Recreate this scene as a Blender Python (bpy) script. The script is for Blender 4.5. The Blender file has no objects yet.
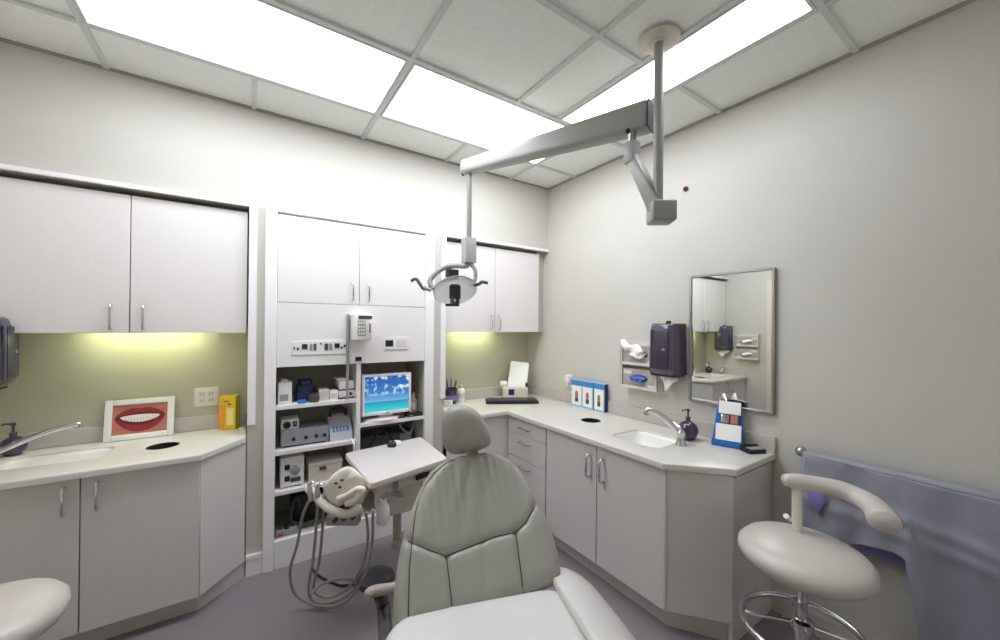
import bpy, bmesh, math, random
from mathutils import Vector, Matrix
random.seed(7)
S = bpy.context.scene
COL = S.collection
PI = math.pi
V = Vector

# ------------------------------------------------------------------ camera
F_PX, CX, V0 = 379.166, 503.5, 324.453
YAW, PITCH, ROLL, HC = map(math.radians, (34.039, 0.2114, 0.4953)) if False else (math.radians(34.039), math.radians(.2114), math.radians(.4953), 1.4618)
fwd = V((math.sin(YAW) * math.cos(PITCH), math.cos(YAW) * math.cos(PITCH), math.sin(PITCH)))
r0 = V((math.cos(YAW), -math.sin(YAW), 0))
u0 = r0.cross(fwd)
rgt = r0 * math.cos(ROLL) + u0 * math.sin(ROLL)
up = -r0 * math.sin(ROLL) + u0 * math.cos(ROLL)
CAM = V((0, 0, HC))
cd = bpy.data.cameras.new('camera')
cam = bpy.data.objects.new('camera', cd)
COL.objects.link(cam)
M = Matrix((rgt, up, -fwd)).transposed().to_4x4()
M.translation = CAM
cam.matrix_world = M
cd.sensor_fit = 'HORIZONTAL'
cd.sensor_width = 36
cd.lens = F_PX * 36 / 1000
cd.shift_x = -(CX - 500) / 1000
cd.shift_y = (V0 - 320) / 1000
cd.clip_start = .02
S.camera = cam


def at(u, v, ax, val):
    """the point seen at photo pixel (u, v) on the plane x / y / z = val (Z: at that depth)"""
    d = fwd + rgt * ((u - CX) / F_PX) - up * ((v - V0) / F_PX)
    if ax == 'Z':
        return CAM + d * val
    i = 'xyz'.index(ax)
    return CAM + d * ((val - CAM[i]) / d[i])


YA, XB, YB, XC = 2.648, 2.270, 2.931, -1.05
CT, CEIL = .818, 2.709


# ------------------------------------------------------------------ materials
def srgb(c):
    return tuple(((x / 255) / 12.92 if x / 255 <= .04045 else ((x / 255 + .055) / 1.055) ** 2.4) for x in c)


def mat(name, c, rough=.5, metal=0., noise=0., nscale=40., bump=0., bscale=200., spec=.5, coat=0., sss=0.):
    m = bpy.data.materials.new(name)
    m.use_nodes = True
    N, L = m.node_tree.nodes, m.node_tree.links
    b = N['Principled BSDF']
    col = srgb(c)
    b.inputs['Base Color'].default_value = (*col, 1)
    b.inputs['Roughness'].default_value = rough
    b.inputs['Metallic'].default_value = metal
    b.inputs['Specular IOR Level'].default_value = spec
    if coat:
        b.inputs['Coat Weight'].default_value = coat
        b.inputs['Coat Roughness'].default_value = .15
    tc = N.new('ShaderNodeTexCoord')
    if noise:
        t = N.new('ShaderNodeTexNoise')
        t.inputs['Scale'].default_value = nscale
        t.inputs['Detail'].default_value = 5
        L.new(tc.outputs['Object'], t.inputs['Vector'])
        r = N.new('ShaderNodeMapRange')
        r.inputs['From Min'].default_value = .3
        r.inputs['From Max'].default_value = .7
        r.inputs['To Min'].default_value = 1 - noise
        r.inputs['To Max'].default_value = 1 + noise
        L.new(t.outputs['Fac'], r.inputs['Value'])
        x = N.new('ShaderNodeVectorMath')
        x.operation = 'SCALE'
        x.inputs[0].default_value = col
        L.new(r.outputs['Result'], x.inputs['Scale'])
        L.new(x.outputs['Vector'], b.inputs['Base Color'])
    if bump:
        t = N.new('ShaderNodeTexNoise')
        t.inputs['Scale'].default_value = bscale
        t.inputs['Detail'].default_value = 3
        L.new(tc.outputs['Object'], t.inputs['Vector'])
        bp_ = N.new('ShaderNodeBump')
        bp_.inputs['Strength'].default_value = bump
        bp_.inputs['Distance'].default_value = .002
        L.new(t.outputs['Fac'], bp_.inputs['Height'])
        L.new(bp_.outputs['Normal'], b.inputs['Normal'])
    return m


def glow(name, c, strength):
    m = bpy.data.materials.new(name)
    m.use_nodes = True
    b = m.node_tree.nodes['Principled BSDF']
    b.inputs['Base Color'].default_value = (*srgb(c), 1)
    b.inputs['Emission Color'].default_value = (*srgb(c), 1)
    b.inputs['Emission Strength'].default_value = strength
    b.inputs['Roughness'].default_value = .4
    return m


MT = dict(
    wall=mat('wall_paint', (205, 202, 192), .75, noise=.02, nscale=3, bump=.15, bscale=300),
    alcove_lit=mat('wall_paint_green_lit', (193, 191, 170), .75, noise=.02, nscale=3),  # wall paint with the greenish tube light put into its colour
    ceil=mat('ceiling_tile', (245, 246, 240), .9, noise=.05, nscale=120, bump=.3, bscale=260),
    grid=mat('ceiling_grid_metal', (214, 216, 212), .5),
    gridedge=mat('ceiling_wall_angle', (158, 158, 152), .6),
    floor=mat('vinyl_floor', (136, 129, 132), .45, noise=.10, nscale=160, bump=.05),
    trim=mat('white_trim', (244, 242, 240), .45),
    lam=mat('laminate', (218, 213, 208), .42, noise=.025, nscale=90),
    wallcab=mat('wall_cabinet_laminate', (232, 228, 223), .42, noise=.02, nscale=90),
    tower=mat('tower_laminate', (236, 233, 230), .42, noise=.015, nscale=90),
    casing=mat('door_casing', (226, 214, 188), .5),
    lam_edge=mat('laminate_edge', (205, 190, 165), .5),
    lam_shaded=mat('laminate_shaded', (188, 185, 174), .7, noise=.03),  # tower laminate; the shade of the open shelves is put into its colour
    toe=mat('toe_kick', (206, 199, 193), .55),
    counter=mat('solid_surface', (214, 210, 201), .3, noise=.035, nscale=220),
    splash=mat('backsplash_surface', (196, 190, 184), .35, noise=.035, nscale=220),
    basin=mat('white_basin', (245, 243, 238), .2),
    chrome=mat('chrome', (214, 214, 216), .16, metal=1),
    steel=mat('brushed_steel', (178, 176, 174), .35, metal=1),
    black=mat('black_plastic', (26, 26, 28), .4),
    rubber=mat('black_rubber', (18, 18, 18), .7),
    white=mat('white_plastic', (238, 236, 233), .35),
    offwhite=mat('warm_white_plastic', (226, 219, 206), .4),
    pink=mat('pinkish_white_plastic', (226, 212, 214), .4),
    grey=mat('grey_plastic', (150, 152, 156), .4),
    ltgrey=mat('light_grey_plastic', (196, 199, 204), .4),
    dgrey=mat('dark_grey_plastic', (72, 72, 76), .4),
    armgrey=mat('light_arm_enamel', (160, 160, 153), .4),
    rodgrey=mat('rod_enamel', (138, 140, 133), .4),
    beige=mat('beige_plastic', (212, 204, 190), .4),
    navy=mat('navy_plastic', (32, 38, 84), .35),
    blue=mat('blue_card', (38, 110, 190), .4),
    midblue=mat('mid_blue_card', (70, 138, 200), .4),
    ltblue=mat('light_blue_card', (150, 200, 232), .4),
    paper=mat('white_paper', (246, 246, 242), .6),
    yellow=mat('yellow_card', (232, 190, 40), .45),
    orange=mat('orange_card', (236, 160, 52), .45),
    olive=mat('olive_card', (176, 164, 40), .5),
    cream=mat('cream_card', (240, 222, 150), .5),
    knobred=mat('knob_red', (120, 48, 46), .4),
    red=mat('red_card', (176, 48, 54), .5),
    skin=mat('skin_print', (186, 118, 100), .5, noise=.12, nscale=30),
    lips=mat('lip_print', (150, 40, 50), .4, noise=.15, nscale=60),
    teeth=mat('teeth_print', (240, 236, 226), .4),
    toothgap=mat('tooth_gap_print', (206, 180, 168), .5),
    mouth=mat('mouth_print', (104, 22, 30), .5),
    glovebox=mat('glove_box_card', (176, 170, 166), .5, noise=.05),
    acrylic=mat('frosted_acrylic', (222, 216, 208), .25),
    gloveblue=mat('blue_glove', (60, 84, 170), .45),
    glovewhite=mat('white_glove', (244, 243, 240), .5),
    smoke=mat('smoked_plastic', (82, 74, 90), .22, coat=.4),
    smoke2=mat('smoked_plastic_dark', (62, 57, 70), .3),
    purple=mat('purple_black_bottle', (62, 44, 74), .12, coat=.6),
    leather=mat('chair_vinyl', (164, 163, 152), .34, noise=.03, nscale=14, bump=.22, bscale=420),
    vinyl_lit=mat('chair_vinyl_lit', (222, 221, 216), .3, noise=.02, nscale=14, coat=.3),  # chair vinyl lightened: the glare on the seat is put into its colour
    seam=mat('seam_thread', (58, 56, 50), .7),
    armpad=mat('armrest_vinyl', (168, 160, 152), .4),
    shell=mat('chair_shell', (222, 219, 214), .25, coat=.4),
    stool=mat('stool_vinyl', (202, 195, 186), .32, noise=.015, nscale=20, bump=.08, bscale=400),
    apron=mat('apron_fabric', (146, 148, 160), .6, noise=.05, nscale=25, bump=.25, bscale=120),
    lining=mat('apron_lining', (132, 120, 178), .6, noise=.05),
    cable=mat('hose_grey', (150, 146, 138), .45),
    tray=mat('tray_enamel', (214, 207, 202), .35),
    cloth=mat('white_cover', (238, 232, 218), .6, noise=.03),
    panel=glow('light_panel', (240, 244, 255), 4.6),
    under=glow('under_cabinet_tube', (228, 236, 190), 17.0),
    lampglass=mat('lamp_reflector', (250, 251, 251), .35, coat=.5),
)
MT['lampglass'].node_tree.nodes['Principled BSDF'].inputs['Transmission Weight'].default_value = .75
m = mat('mirror_glass', (235, 238, 234), .01, metal=1)
MT['mirror'] = m


def screen_mat():
    m = bpy.data.materials.new('screen_picture')
    m.use_nodes = True
    N, L = m.node_tree.nodes, m.node_tree.links
    b = N['Principled BSDF']
    tc = N.new('ShaderNodeTexCoord')
    sp = N.new('ShaderNodeSeparateXYZ')
    L.new(tc.outputs['Generated'], sp.inputs[0])
    rp = N.new('ShaderNodeValToRGB')
    e = rp.color_ramp.elements
    e[0].position, e[0].color = 0, (*srgb((70, 214, 222)), 1)
    e[1].position, e[1].color = 1, (*srgb((22, 84, 176)), 1)
    for p, c in ((.20, (30, 176, 204)), (.27, (28, 150, 190)), (.29, (120, 186, 226)), (.5, (52, 136, 208))):
        x = e.new(p)
        x.color = (*srgb(c), 1)
    L.new(sp.outputs['Z'], rp.inputs[0])
    no = N.new('ShaderNodeTexNoise')
    no.inputs['Scale'].default_value = 5.5
    no.inputs['Detail'].default_value = 4
    L.new(tc.outputs['Generated'], no.inputs['Vector'])
    r2 = N.new('ShaderNodeValToRGB')
    r2.color_ramp.elements[0].position = .52
    r2.color_ramp.elements[0].color = (0, 0, 0, 1)
    r2.color_ramp.elements[1].position = .62
    L.new(no.outputs['Fac'], r2.inputs[0])
    g = N.new('ShaderNodeValToRGB')
    g.color_ramp.elements[0].position = .42
    g.color_ramp.elements[0].color = (0, 0, 0, 1)
    g.color_ramp.elements[1].position = .6
    L.new(sp.outputs['Z'], g.inputs[0])
    mu = N.new('ShaderNodeMath')
    mu.operation = 'MULTIPLY'
    L.new(r2.outputs[0], mu.inputs[0])
    L.new(g.outputs[0], mu.inputs[1])
    mx = N.new('ShaderNodeMix')
    mx.data_type = 'RGBA'
    L.new(mu.outputs[0], mx.inputs['Factor'])
    L.new(rp.outputs[0], mx.inputs['A'])
    mx.inputs['B'].default_value = (.85, .93, 1, 1)
    b.inputs['Base Color'].default_value = (.01, .01, .01, 1)
    L.new(mx.outputs['Result'], b.inputs['Emission Color'])
    b.inputs['Emission Strength'].default_value = .40
    b.inputs['Roughness'].default_value = .3
    return m


MT['screen'] = screen_mat()

# ------------------------------------------------------------------ mesh helpers
WM = {}      # world matrix of every root


class MB:
    def __init__(s):
        s.bm = bmesh.new()

    def _new(s, verts, faces):
        vs = [s.bm.verts.new(v) for v in verts]
        for f in faces:
            try:
                s.bm.faces.new([vs[i] for i in f])
            except ValueError:
                pass
        return vs

    def box(s, x0, x1, y0, y1, z0, z1, bev=0, seg=2, M=None):
        x0, x1 = sorted((x0, x1)); y0, y1 = sorted((y0, y1)); z0, z1 = sorted((z0, z1))
        P = [(x, y, z) for x in (x0, x1) for y in (y0, y1) for z in (z0, z1)]
        vs = s._new(P, [(0, 1, 3, 2), (4, 6, 7, 5), (0, 4, 5, 1), (2, 3, 7, 6), (0, 2, 6, 4), (1, 5, 7, 3)])
        if bev:
            ed = {e for v in vs for e in v.link_edges}
            r = bmesh.ops.bevel(s.bm, geom=list(ed), offset=bev, segments=seg, profile=.5, affect='EDGES')
            vs = list({v for f in r['faces'] for v in f.verts} | {v for v in vs if v.is_valid})
        if M:
            for v in vs:
                v.co = M @ v.co
        return s

    def prism(s, pts, z0, z1, holes=(), bev=0, seg=2, M=None):
        loops = [pts] + list(holes)
        edges, vs = [], []
        for lp in loops:
            a = [s.bm.verts.new((p[0], p[1], z0)) for p in lp]
            vs += a
            edges += [s.bm.edges.new((a[i], a[(i + 1) % len(a)])) for i in range(len(a))]
        if holes:
            fs = [g for g in bmesh.ops.triangle_fill(s.bm, use_beauty=True, use_dissolve=False, edges=edges)['geom'] if isinstance(g, bmesh.types.BMFace)]
        else:
            fs = [s.bm.faces.new(vs)]
        r = bmesh.ops.extrude_face_region(s.bm, geom=fs)
        nv = [g for g in r['geom'] if isinstance(g, bmesh.types.BMVert)]
        for v in nv:
            v.co.z = z1
        allv = vs + nv
        if bev:
            ed = [e for v in nv for e in v.link_edges if len(e.link_faces) == 2 and e.calc_face_angle(0) > .5 and all(abs(w.co.z - z1) < 1e-6 for w in e.verts)]
            r = bmesh.ops.bevel(s.bm, geom=list(set(ed)), offset=bev, segments=seg, profile=.5, affect='EDGES')
            allv = [v for v in set(allv) | {v for f in r['faces'] for v in f.verts} if v.is_valid]
        if M:
            for v in allv:
                v.co = M @ v.co
        return s

    def tube(s, path, r, n=10, closed=False, caps=True, sq=None):
        P = [V(p) for p in path]
        k = len(P)
        R = r if isinstance(r, (list, tuple)) else [r] * k
        rings, nrm = [], None
        for i in range(k):
            if closed:
                t = (P[(i + 1) % k] - P[i - 1]).normalized()
            else:
                t = (P[min(i + 1, k - 1)] - P[max(i - 1, 0)]).normalized()
            if nrm is None:
                nrm = V((0, 0, 1)) if abs(t.z) < .9 else V((1, 0, 0))
            nrm = (nrm - t * nrm.dot(t)).normalized()
            b = t.cross(nrm)
            a, bb = (sq if sq else (1, 1))
            rings.append([s.bm.verts.new(P[i] + (nrm * math.cos(2 * PI * j / n) * a + b * math.sin(2 * PI * j / n) * bb) * R[i]) for j in range(n)])
        for i in range(k if closed else k - 1):
            A, B = rings[i], rings[(i + 1) % k]
            for j in range(n):
                s.bm.faces.new((A[j], A[(j + 1) % n], B[(j + 1) % n], B[j]))
        if caps and not closed:
            s.bm.faces.new(rings[0][::-1])
            s.bm.faces.new(rings[-1])
        return s

    def cyl(s, p0, p1, r0, r1=None, n=20):
        return s.tube([p0, p1], [r0, r0 if r1 is None else r1], n)

    def lathe(s, prof, c=(0, 0, 0), n=32, sx=1, sy=1, M=None, cap=True):
        rings = []
        c = V(c)
        for r, z in prof:
            ring = []
            for j in range(n):
                p = V((r * math.cos(2 * PI * j / n) * sx, r * math.sin(2 * PI * j / n) * sy, z))
                p = (M @ p) if M else p
                ring.append(s.bm.verts.new(p + c))
            rings.append(ring)
        for A, B in zip(rings, rings[1:]):
            for j in range(n):
                s.bm.faces.new((A[j], A[(j + 1) % n], B[(j + 1) % n], B[j]))
        if cap:
            s.bm.faces.new(rings[0][::-1])
            s.bm.faces.new(rings[-1])
        return s

    def sphere(s, c, r, n=20, M=None):
        rr = r if isinstance(r, (list, tuple)) else (r, r, r)
        T = Matrix.Translation(c) @ (M or Matrix.Identity(4)) @ Matrix.Diagonal((*rr, 1))
        bmesh.ops.create_uvsphere(s.bm, u_segments=n, v_segments=n // 2 + 2, radius=1, matrix=T)
        return s

    def grid(s, fn, nu, nv, closed_u=False):
        vs = [[s.bm.verts.new(fn(i / (nu if closed_u else nu - 1), j / (nv - 1))) for j in range(nv)] for i in range(nu)]
        for i in range(nu if closed_u else nu - 1):
            for j in range(nv - 1):
                a, b = vs[i], vs[(i + 1) % nu]
                s.bm.faces.new((a[j], b[j], b[j + 1], a[j + 1]))
        return vs

    def build(s, name, m, parent=None, loc=None, local=False, sharp=38):
        bmesh.ops.recalc_face_normals(s.bm, faces=s.bm.faces)
        me = bpy.data.meshes.new(name)
        o = bpy.data.objects.new(name, me)
        COL.objects.link(o)
        if parent is not None:
            root = parent
            while root.parent:
                root = root.parent
            o.parent = parent
            if not local:
                s.bm.transform(WM[root.name].inverted())
        elif loc is not None:
            o.location = loc
            s.bm.transform(Matrix.Translation(-V(loc)))
            WM[o.name] = Matrix.Translation(V(loc))
        else:
            WM[o.name] = Matrix.Identity(4)
        s.bm.to_mesh(me)
        s.bm.free()
        for p in me.polygons:
            p.use_smooth = True
        me.set_sharp_from_angle(angle=math.radians(sharp))
        me.materials.append(MT[m] if isinstance(m, str) else m)
        return o


def tag(o, label, cat, group=None):
    o['label'] = label
    o['category'] = cat
    if group:
        o['group'] = group
    return o


def thing(name, label, cat, loc=(0, 0, 0), rz=0, group=None):
    o = bpy.data.objects.new(name, None)
    o.empty_display_size = .05
    COL.objects.link(o)
    o.location = loc
    o.rotation_euler = (0, 0, rz)
    WM[o.name] = Matrix.Translation(V(loc)) @ Matrix.Rotation(rz, 4, 'Z')
    return tag(o, label, cat, group)


def struct(o):
    o['kind'] = 'structure'
    return o


def dup(o, loc, rz, label=None, group=None):
    def cp(x, par):
        c = x.copy()
        COL.objects.link(c)
        if par:
            c.parent = par
        for ch in [y for y in bpy.data.objects if y.parent == x]:
            cp(ch, c)
        return c
    c = cp(o, None)
    c.location = loc
    c.rotation_euler = (0, 0, rz)
    WM[c.name] = Matrix.Translation(V(loc)) @ Matrix.Rotation(rz, 4, 'Z')
    if label:
        c['label'] = label
    if group:
        c['group'] = group
    return c


def arc(c, r, a0, a1, n, ax=V((1, 0, 0)), ay=V((0, 1, 0))):
    return [V(c) + ax * (r * math.cos(a0 + (a1 - a0) * i / (n - 1))) + ay * (r * math.sin(a0 + (a1 - a0) * i / (n - 1))) for i in range(n)]


def rrect(x0, x1, y0, y1, r, n=6):
    P = []
    for cx, cy, a in ((x1 - r, y1 - r, 0), (x0 + r, y1 - r, PI / 2), (x0 + r, y0 + r, PI), (x1 - r, y0 + r, 1.5 * PI)):
        P += [(cx + r * math.cos(a + PI / 2 * i / n), cy + r * math.sin(a + PI / 2 * i / n)) for i in range(n + 1)]
    return P


def spline(P, n=8):
    P = [V(p) for p in P]
    Q = [P[0] * 2 - P[1]] + P + [P[-1] * 2 - P[-2]]
    out = []
    for i in range(1, len(Q) - 2):
        a, b, c, d = Q[i - 1:i + 3]
        for k in range(n):
            t = k / n
            out.append(.5 * ((2 * b) + (c - a) * t + (2 * a - 5 * b + 4 * c - d) * t * t + (3 * b - a - 3 * c + d) * t ** 3))
    out.append(P[-1])
    return out


def pull(p, along, out, length=.115, off=.03, r=.0052):
    """points of a D-shaped wire pull centred at p"""
    p, a, o = V(p), V(along), V(out)
    A, B = p - a * length / 2, p + a * length / 2
    return [A, A + o * off * .8, A + o * off + a * .008, B + o * off - a * .008, B + o * off * .8, B]


def handle(door, p, along, out, **k):
    return MB().tube(pull(p, along, out, **k), k.get('r', .0055), 8).build('handle', 'chrome', door)


# ================================================================== ROOM
X0, X1, Y0 = XC, XB, -1.7
struct(MB().box(X0 - .1, X1 + .1, Y0, YB + .1, -.05, 0).build('floor', 'floor'))
w = MB()
w.box(X0, X1, YA, YB, 2.14, CEIL)                       # over the alcoves
w.box(.004, .10, YA, YB + .1, 0, 2.14)
w.box(1.13, 1.24, YA, YB + .1, 0, 2.14)
w.box(.10, 1.13, YA, YB, 2.13, 2.14)
struct(w.build('wall_back', 'wall'))
struct(MB().box(X0, .004, YB, YB + .1, 0, 2.14).build('wall_alcove_left', 'alcove_lit'))
struct(MB().box(1.24, X1, YB, YB + .1, 0, 2.14).build('wall_alcove_right', 'alcove_lit'))
struct(MB().box(X1, X1 + .1, Y0, YB + .1, 0, CEIL).build('wall_right', 'wall'))
struct(MB().box(X0 - .1, X0, Y0, YB + .1, 0, CEIL).build('wall_left', 'wall'))
struct(MB().box(.004, .084, YA - .014, YA, 0, .10).box(.004, .084, YA - .02, YA, .10, .122).build('baseboard_back', 'trim'))
struct(MB().box(XB - .014, XB, Y0, .8, 0, .1).build('baseboard_right', 'toe'))
struct(MB().box(X0, X0 + .014, Y0, 2.05, 0, .1).build('baseboard_left', 'trim'))
# casing round the two alcoves
struct(MB().box(X0, .044, YA - .02, YA, 2.138, 2.160).box(.004, .044, YA - .02, YA, .878, 2.138).build('trim_1', 'trim'))
struct(MB().box(1.21, X1, YA - .02, YA, 2.138, 2.160).box(1.21, 1.248, YA - .02, YA, .91, 2.138).build('trim_2', 'trim'))
# door casing on the left wall, seen in the mirror
struct(MB().box(X0, X0 + .02, 2.08, 2.15, 0, 2.08).box(X0, X0 + .02, 1.2, 2.08, 2.01, 2.08).box(X0, X0 + .02, 1.13, 1.2, 0, 2.08).build('trim_3', 'casing'))
d1 = struct(MB().box(X0, X0 + .012, 1.2, 2.08, 0.01, 2.01).build('door_1', 'lam'))
MB().cyl((X0 + .012, 2.0, 1.0), (X0 + .05, 2.0, 1.0), .01).sphere((X0 + .06, 2.0, 1.0), .026, 14).build('knob', 'chrome', d1)

# ceiling: tiles between the T bars; holes for the three light panels
GX = [-.586, .02, .632, 1.242, 1.842]
GY = [-1.27, -.67, -.07, .53, 1.125, 1.722, 2.300]
PAN = [(-.586, .632, 1.722, 2.300), (.632, 1.842, 1.722, 2.300), (1.537, 1.842, .53, 1.722)]
c = MB()
c.box(X0 - .1, X1 + .1, Y0, YB + .1, CEIL + .012, CEIL + .06)
struct(c.build('ceiling', 'ceil'))
g = MB()


def bar(x0, x1, y0, y1, dz=0.):
    g.box(x0, x1, y0, y1, CEIL - .001 + dz, CEIL + .0125 + dz * .2)


hw = .012
for y in GY:
    if y == 1.125:
        bar(X0, 1.537, y - hw, y + hw); bar(1.842, X1, y - hw, y + hw)
    else:
        bar(X0, X1, y - hw, y + hw)
for x in GX:
    if x == .02 or x == 1.242:
        bar(x - hw, x + hw, Y0, 1.722, .0012); bar(x - hw, x + hw, 2.300, YA, .0012)
    else:
        bar(x - hw, x + hw, Y0, YA, .0012)
bar(1.537 - hw, 1.537 + hw, .53, 1.722, .0012)
struct(g.build('ceiling_grid', 'grid'))
struct(MB().box(X0, X1, YA - .007, YA, CEIL - .002, CEIL + .012).box(X1 - .007, X1, Y0, YA, CEIL - .003, CEIL + .012)
       .box(X0, X0 + .010, Y0, YA, CEIL - .003, CEIL + .012).build('trim_4', 'gridedge'))
labs = ['rectangular fluorescent ceiling panel above the left wall cabinets', 'rectangular fluorescent ceiling panel next to the arm of the dental light',
        'narrow fluorescent ceiling panel running along the right wall behind the lamp post']
for (x0, x1, y0, y1), lb in zip(PAN, labs):
    t = thing('ceiling_light', lb, 'light', ((x0 + x1) / 2, (y0 + y1) / 2, CEIL), 0, 'fluorescent ceiling panels')
    a, b = hw + .002, hw + .014
    f = MB()
    for q in ((x0 + a, x0 + b, y0 + a, y1 - a), (x1 - b, x1 - a, y0 + a, y1 - a), (x0 + b, x1 - b, y0 + a, y0 + b), (x0 + b, x1 - b, y1 - b, y1 - a)):
        f.box(*q, CEIL - .002, CEIL + .011)
    f.build('frame', 'grid', t)
    MB().box(x0 + b, x1 - b, y0 + b, y1 - b, CEIL + .001, CEIL + .011).build('diffuser', 'panel', t)

# ================================================================== LEFT STATION
yd = YA + .022      # door face of the wall cabinets


def wall_cabinet(name_label, x0, x1, seam, hx, filler=None):
    t = thing('wall_cabinet', name_label, 'cabinet', ((x0 + x1) / 2, YA + .15, 1.409), 0, 'white wall cabinets over the counters')
    b = MB()
    b.box(x0, x1, yd + .018, YB, 1.440, 1.456).box(x0, x1, yd + .018, YB, 2.085, 2.10)
    b.box(x0, x0 + .016, yd + .018, YB, 1.409, 2.085).box(x1 - .016, x1, yd + .018, YB, 1.409, 2.085)
    b.box(x0 + .016, x1 - .016, YB - .01, YB, 1.456, 2.085)
    b.box(x0 + .016, x1 - .016, yd + .018, yd + .03, 1.409, 1.440)
    b.build('body', 'wallcab', t)
    for (a, c, h) in ((x0, seam - .002, hx[0]), (seam + .002, x1, hx[1])):
        d = MB().box(a, c, yd, yd + .018, 1.409, 2.112, .0015, 1).build('door', 'wallcab', t)
        handle(d, (h, yd, 1.488), (0, 0, 1), (0, -1, 0), length=.115)
    return t


wall_cabinet('two-door wall cabinet above the counter with the smile picture', X0 + .002, -.004, -.498, (-.565, -.445))
wall_cabinet('two-door wall cabinet in the room corner above the keyboard', 1.252, 2.186, 1.715, (1.675, 1.755))
struct(MB().box(2.188, XB, YA + .06, YA + .08, 1.409, 2.14).build('trim_5', 'lam_shaded'))


def under_light(lb, x0, x1, y):
    t = thing('under_cabinet_light', lb, 'light', ((x0 + x1) / 2, y, 1.38), 0, 'lights under the wall cabinets')
    MB().box(x0, x1, y - .035, y + .035, 1.426, 1.440).box(x0, x0 + .015, y - .03, y + .03, 1.412, 1.426).box(x1 - .015, x1, y - .03, y + .03, 1.412, 1.426).build('housing', 'white', t)
    MB().cyl((x0 + .015, y, 1.419), (x1 - .015, y, 1.419), .007, n=12).build('tube', 'under', t)


under_light('slim tube light under the wall cabinet above the smile picture', -.72, -.20, YB - .12)
under_light('slim tube light under the corner wall cabinet above the pen cup', 1.42, 1.84, YB - .12)

# base cabinet
yf = 2.404
t = thing('base_cabinet', 'pale laminate base cabinet with slanted end under the counter with the smile picture', 'cabinet', (-.5, 2.6, 0))
P = [(X0 + .022, YB - .022), (0, YB - .022), (0, 2.63), (-.185, yf + .018), (X0 + .022, yf + .018)]
MB().prism(P, .1, .118).build('bottom_panel', 'lam', t)
MB().box(X0 + .022, X0 + .038, yf + .02, YB - .022, .118, .786).box(-.016, 0, 2.64, YB - .022, .118, .786).box(X0 + .038, -.016, YB - .034, YB - .022, .118, .786).build('body', 'lam', t)
for a, c_, h in ((X0 + .022, -.600, -.645), (-.596, -.188, -.543)):
    d = MB().box(a, c_, yf, yf + .018, .104, .780, .0015, 1).build('door', 'lam', t)
    handle(d, (h, yf, .695), (0, 0, 1), (0, -1, 0))
an = math.atan2(2.63 - yf, .185)
T = Matrix.Translation((-.185, yf, 0)) @ Matrix.Rotation(an, 4, 'Z')
ln = math.hypot(2.63 - yf, .185)
MB().box(.002, ln - .004, 0, .018, .104, .780, .0015, 1, M=T).build('end_panel', 'lam', t)
Pk = [(X0, 2.6), (-.05, 2.645), (-.05, 2.63), (-.20, yf + .06), (X0, yf + .06)]
MB().prism([(X0 + .022, yf + .07), (-.195, yf + .07), (0, 2.642), (0, 2.66), (-.205, yf + .086), (X0 + .022, yf + .086)], 0, .1).build('toe_kick', 'toe', t)

SINKL = (-.93, -.56, 2.58, 2.79)
holec = [(-.362 + .067 * math.cos(k * PI / 14), 2.655 + .067 * math.sin(k * PI / 14)) for k in range(28)]
t = thing('countertop', 'speckled countertop with inset basin and slanted end below the smile picture', 'countertop', (-.5, 2.65, CT - .030))
MB().prism([(X0, YB), (.0, YB), (.0, 2.606), (-.183, 2.376), (X0, 2.376)], CT - .030, CT,
           [rrect(*SINKL, .05), holec], .008, 3).build('slab', 'counter', t)
MB().box(X0, 0, YB - .02, YB, CT, CT + .083, .003, 1).box(X0, X0 + .02, 2.40, YB - .02, CT, CT + .083, .003, 1).build('backsplash', 'splash', t)


def basin(t, x0, x1, y0, y1, depth, matn='basin'):
    b = MB()
    prof = [(-.002, -.010, .05), (.001, -.03, .05), (.006, -.07, .055), (.02, -depth * .85, .06), (.05, -depth, .05)]
    rings = []
    for ins, z, r in prof:
        rings.append([b.bm.verts.new((p[0], p[1], CT + z)) for p in rrect(x0 + ins, x1 - ins, y0 + ins, y1 - ins, r)])
    for A, B in zip(rings, rings[1:]):
        for j in range(len(A)):
            b.bm.faces.new((A[j], A[(j + 1) % len(A)], B[(j + 1) % len(A)], B[j]))
    b.bm.faces.new(rings[-1])
    o = b.build('basin', matn, t)
    sm = o.modifiers.new('thickness', 'SOLIDIFY')
    sm.thickness = .004
    sm.offset = 0
    cx, cy = (x0 + x1) / 2, (y0 + y1) / 2
    MB().lathe([(.022, CT - depth + .001), (.022, CT - depth + .005), (.014, CT - depth + .006)], (cx, cy, 0), 20).build('drain', 'chrome', o)


basin(t, *SINKL, .13)


def chute(lb, x, y):
    t = thing('waste_chute', lb, 'waste hole', (x, y, CT), 0, 'round waste holes cut in the counters')
    b = MB()
    b.lathe([(.0665, CT - .030), (.0665, CT - .006), (.066, CT - .003), (.064, CT - .003), (.0635, CT - .008), (.064, CT - .18), (.05, CT - .19)], (x, y, 0), 28, cap=False)
    b.build('rim', 'rubber', t)
    MB().lathe([(.0635, CT - .182), (.0635, CT - .176)], (x, y, 0), 28).build('bag_bottom', 'black', t)


chute('black-lined round waste hole in the counter in front of the smile picture', -.362, 2.655)

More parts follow.
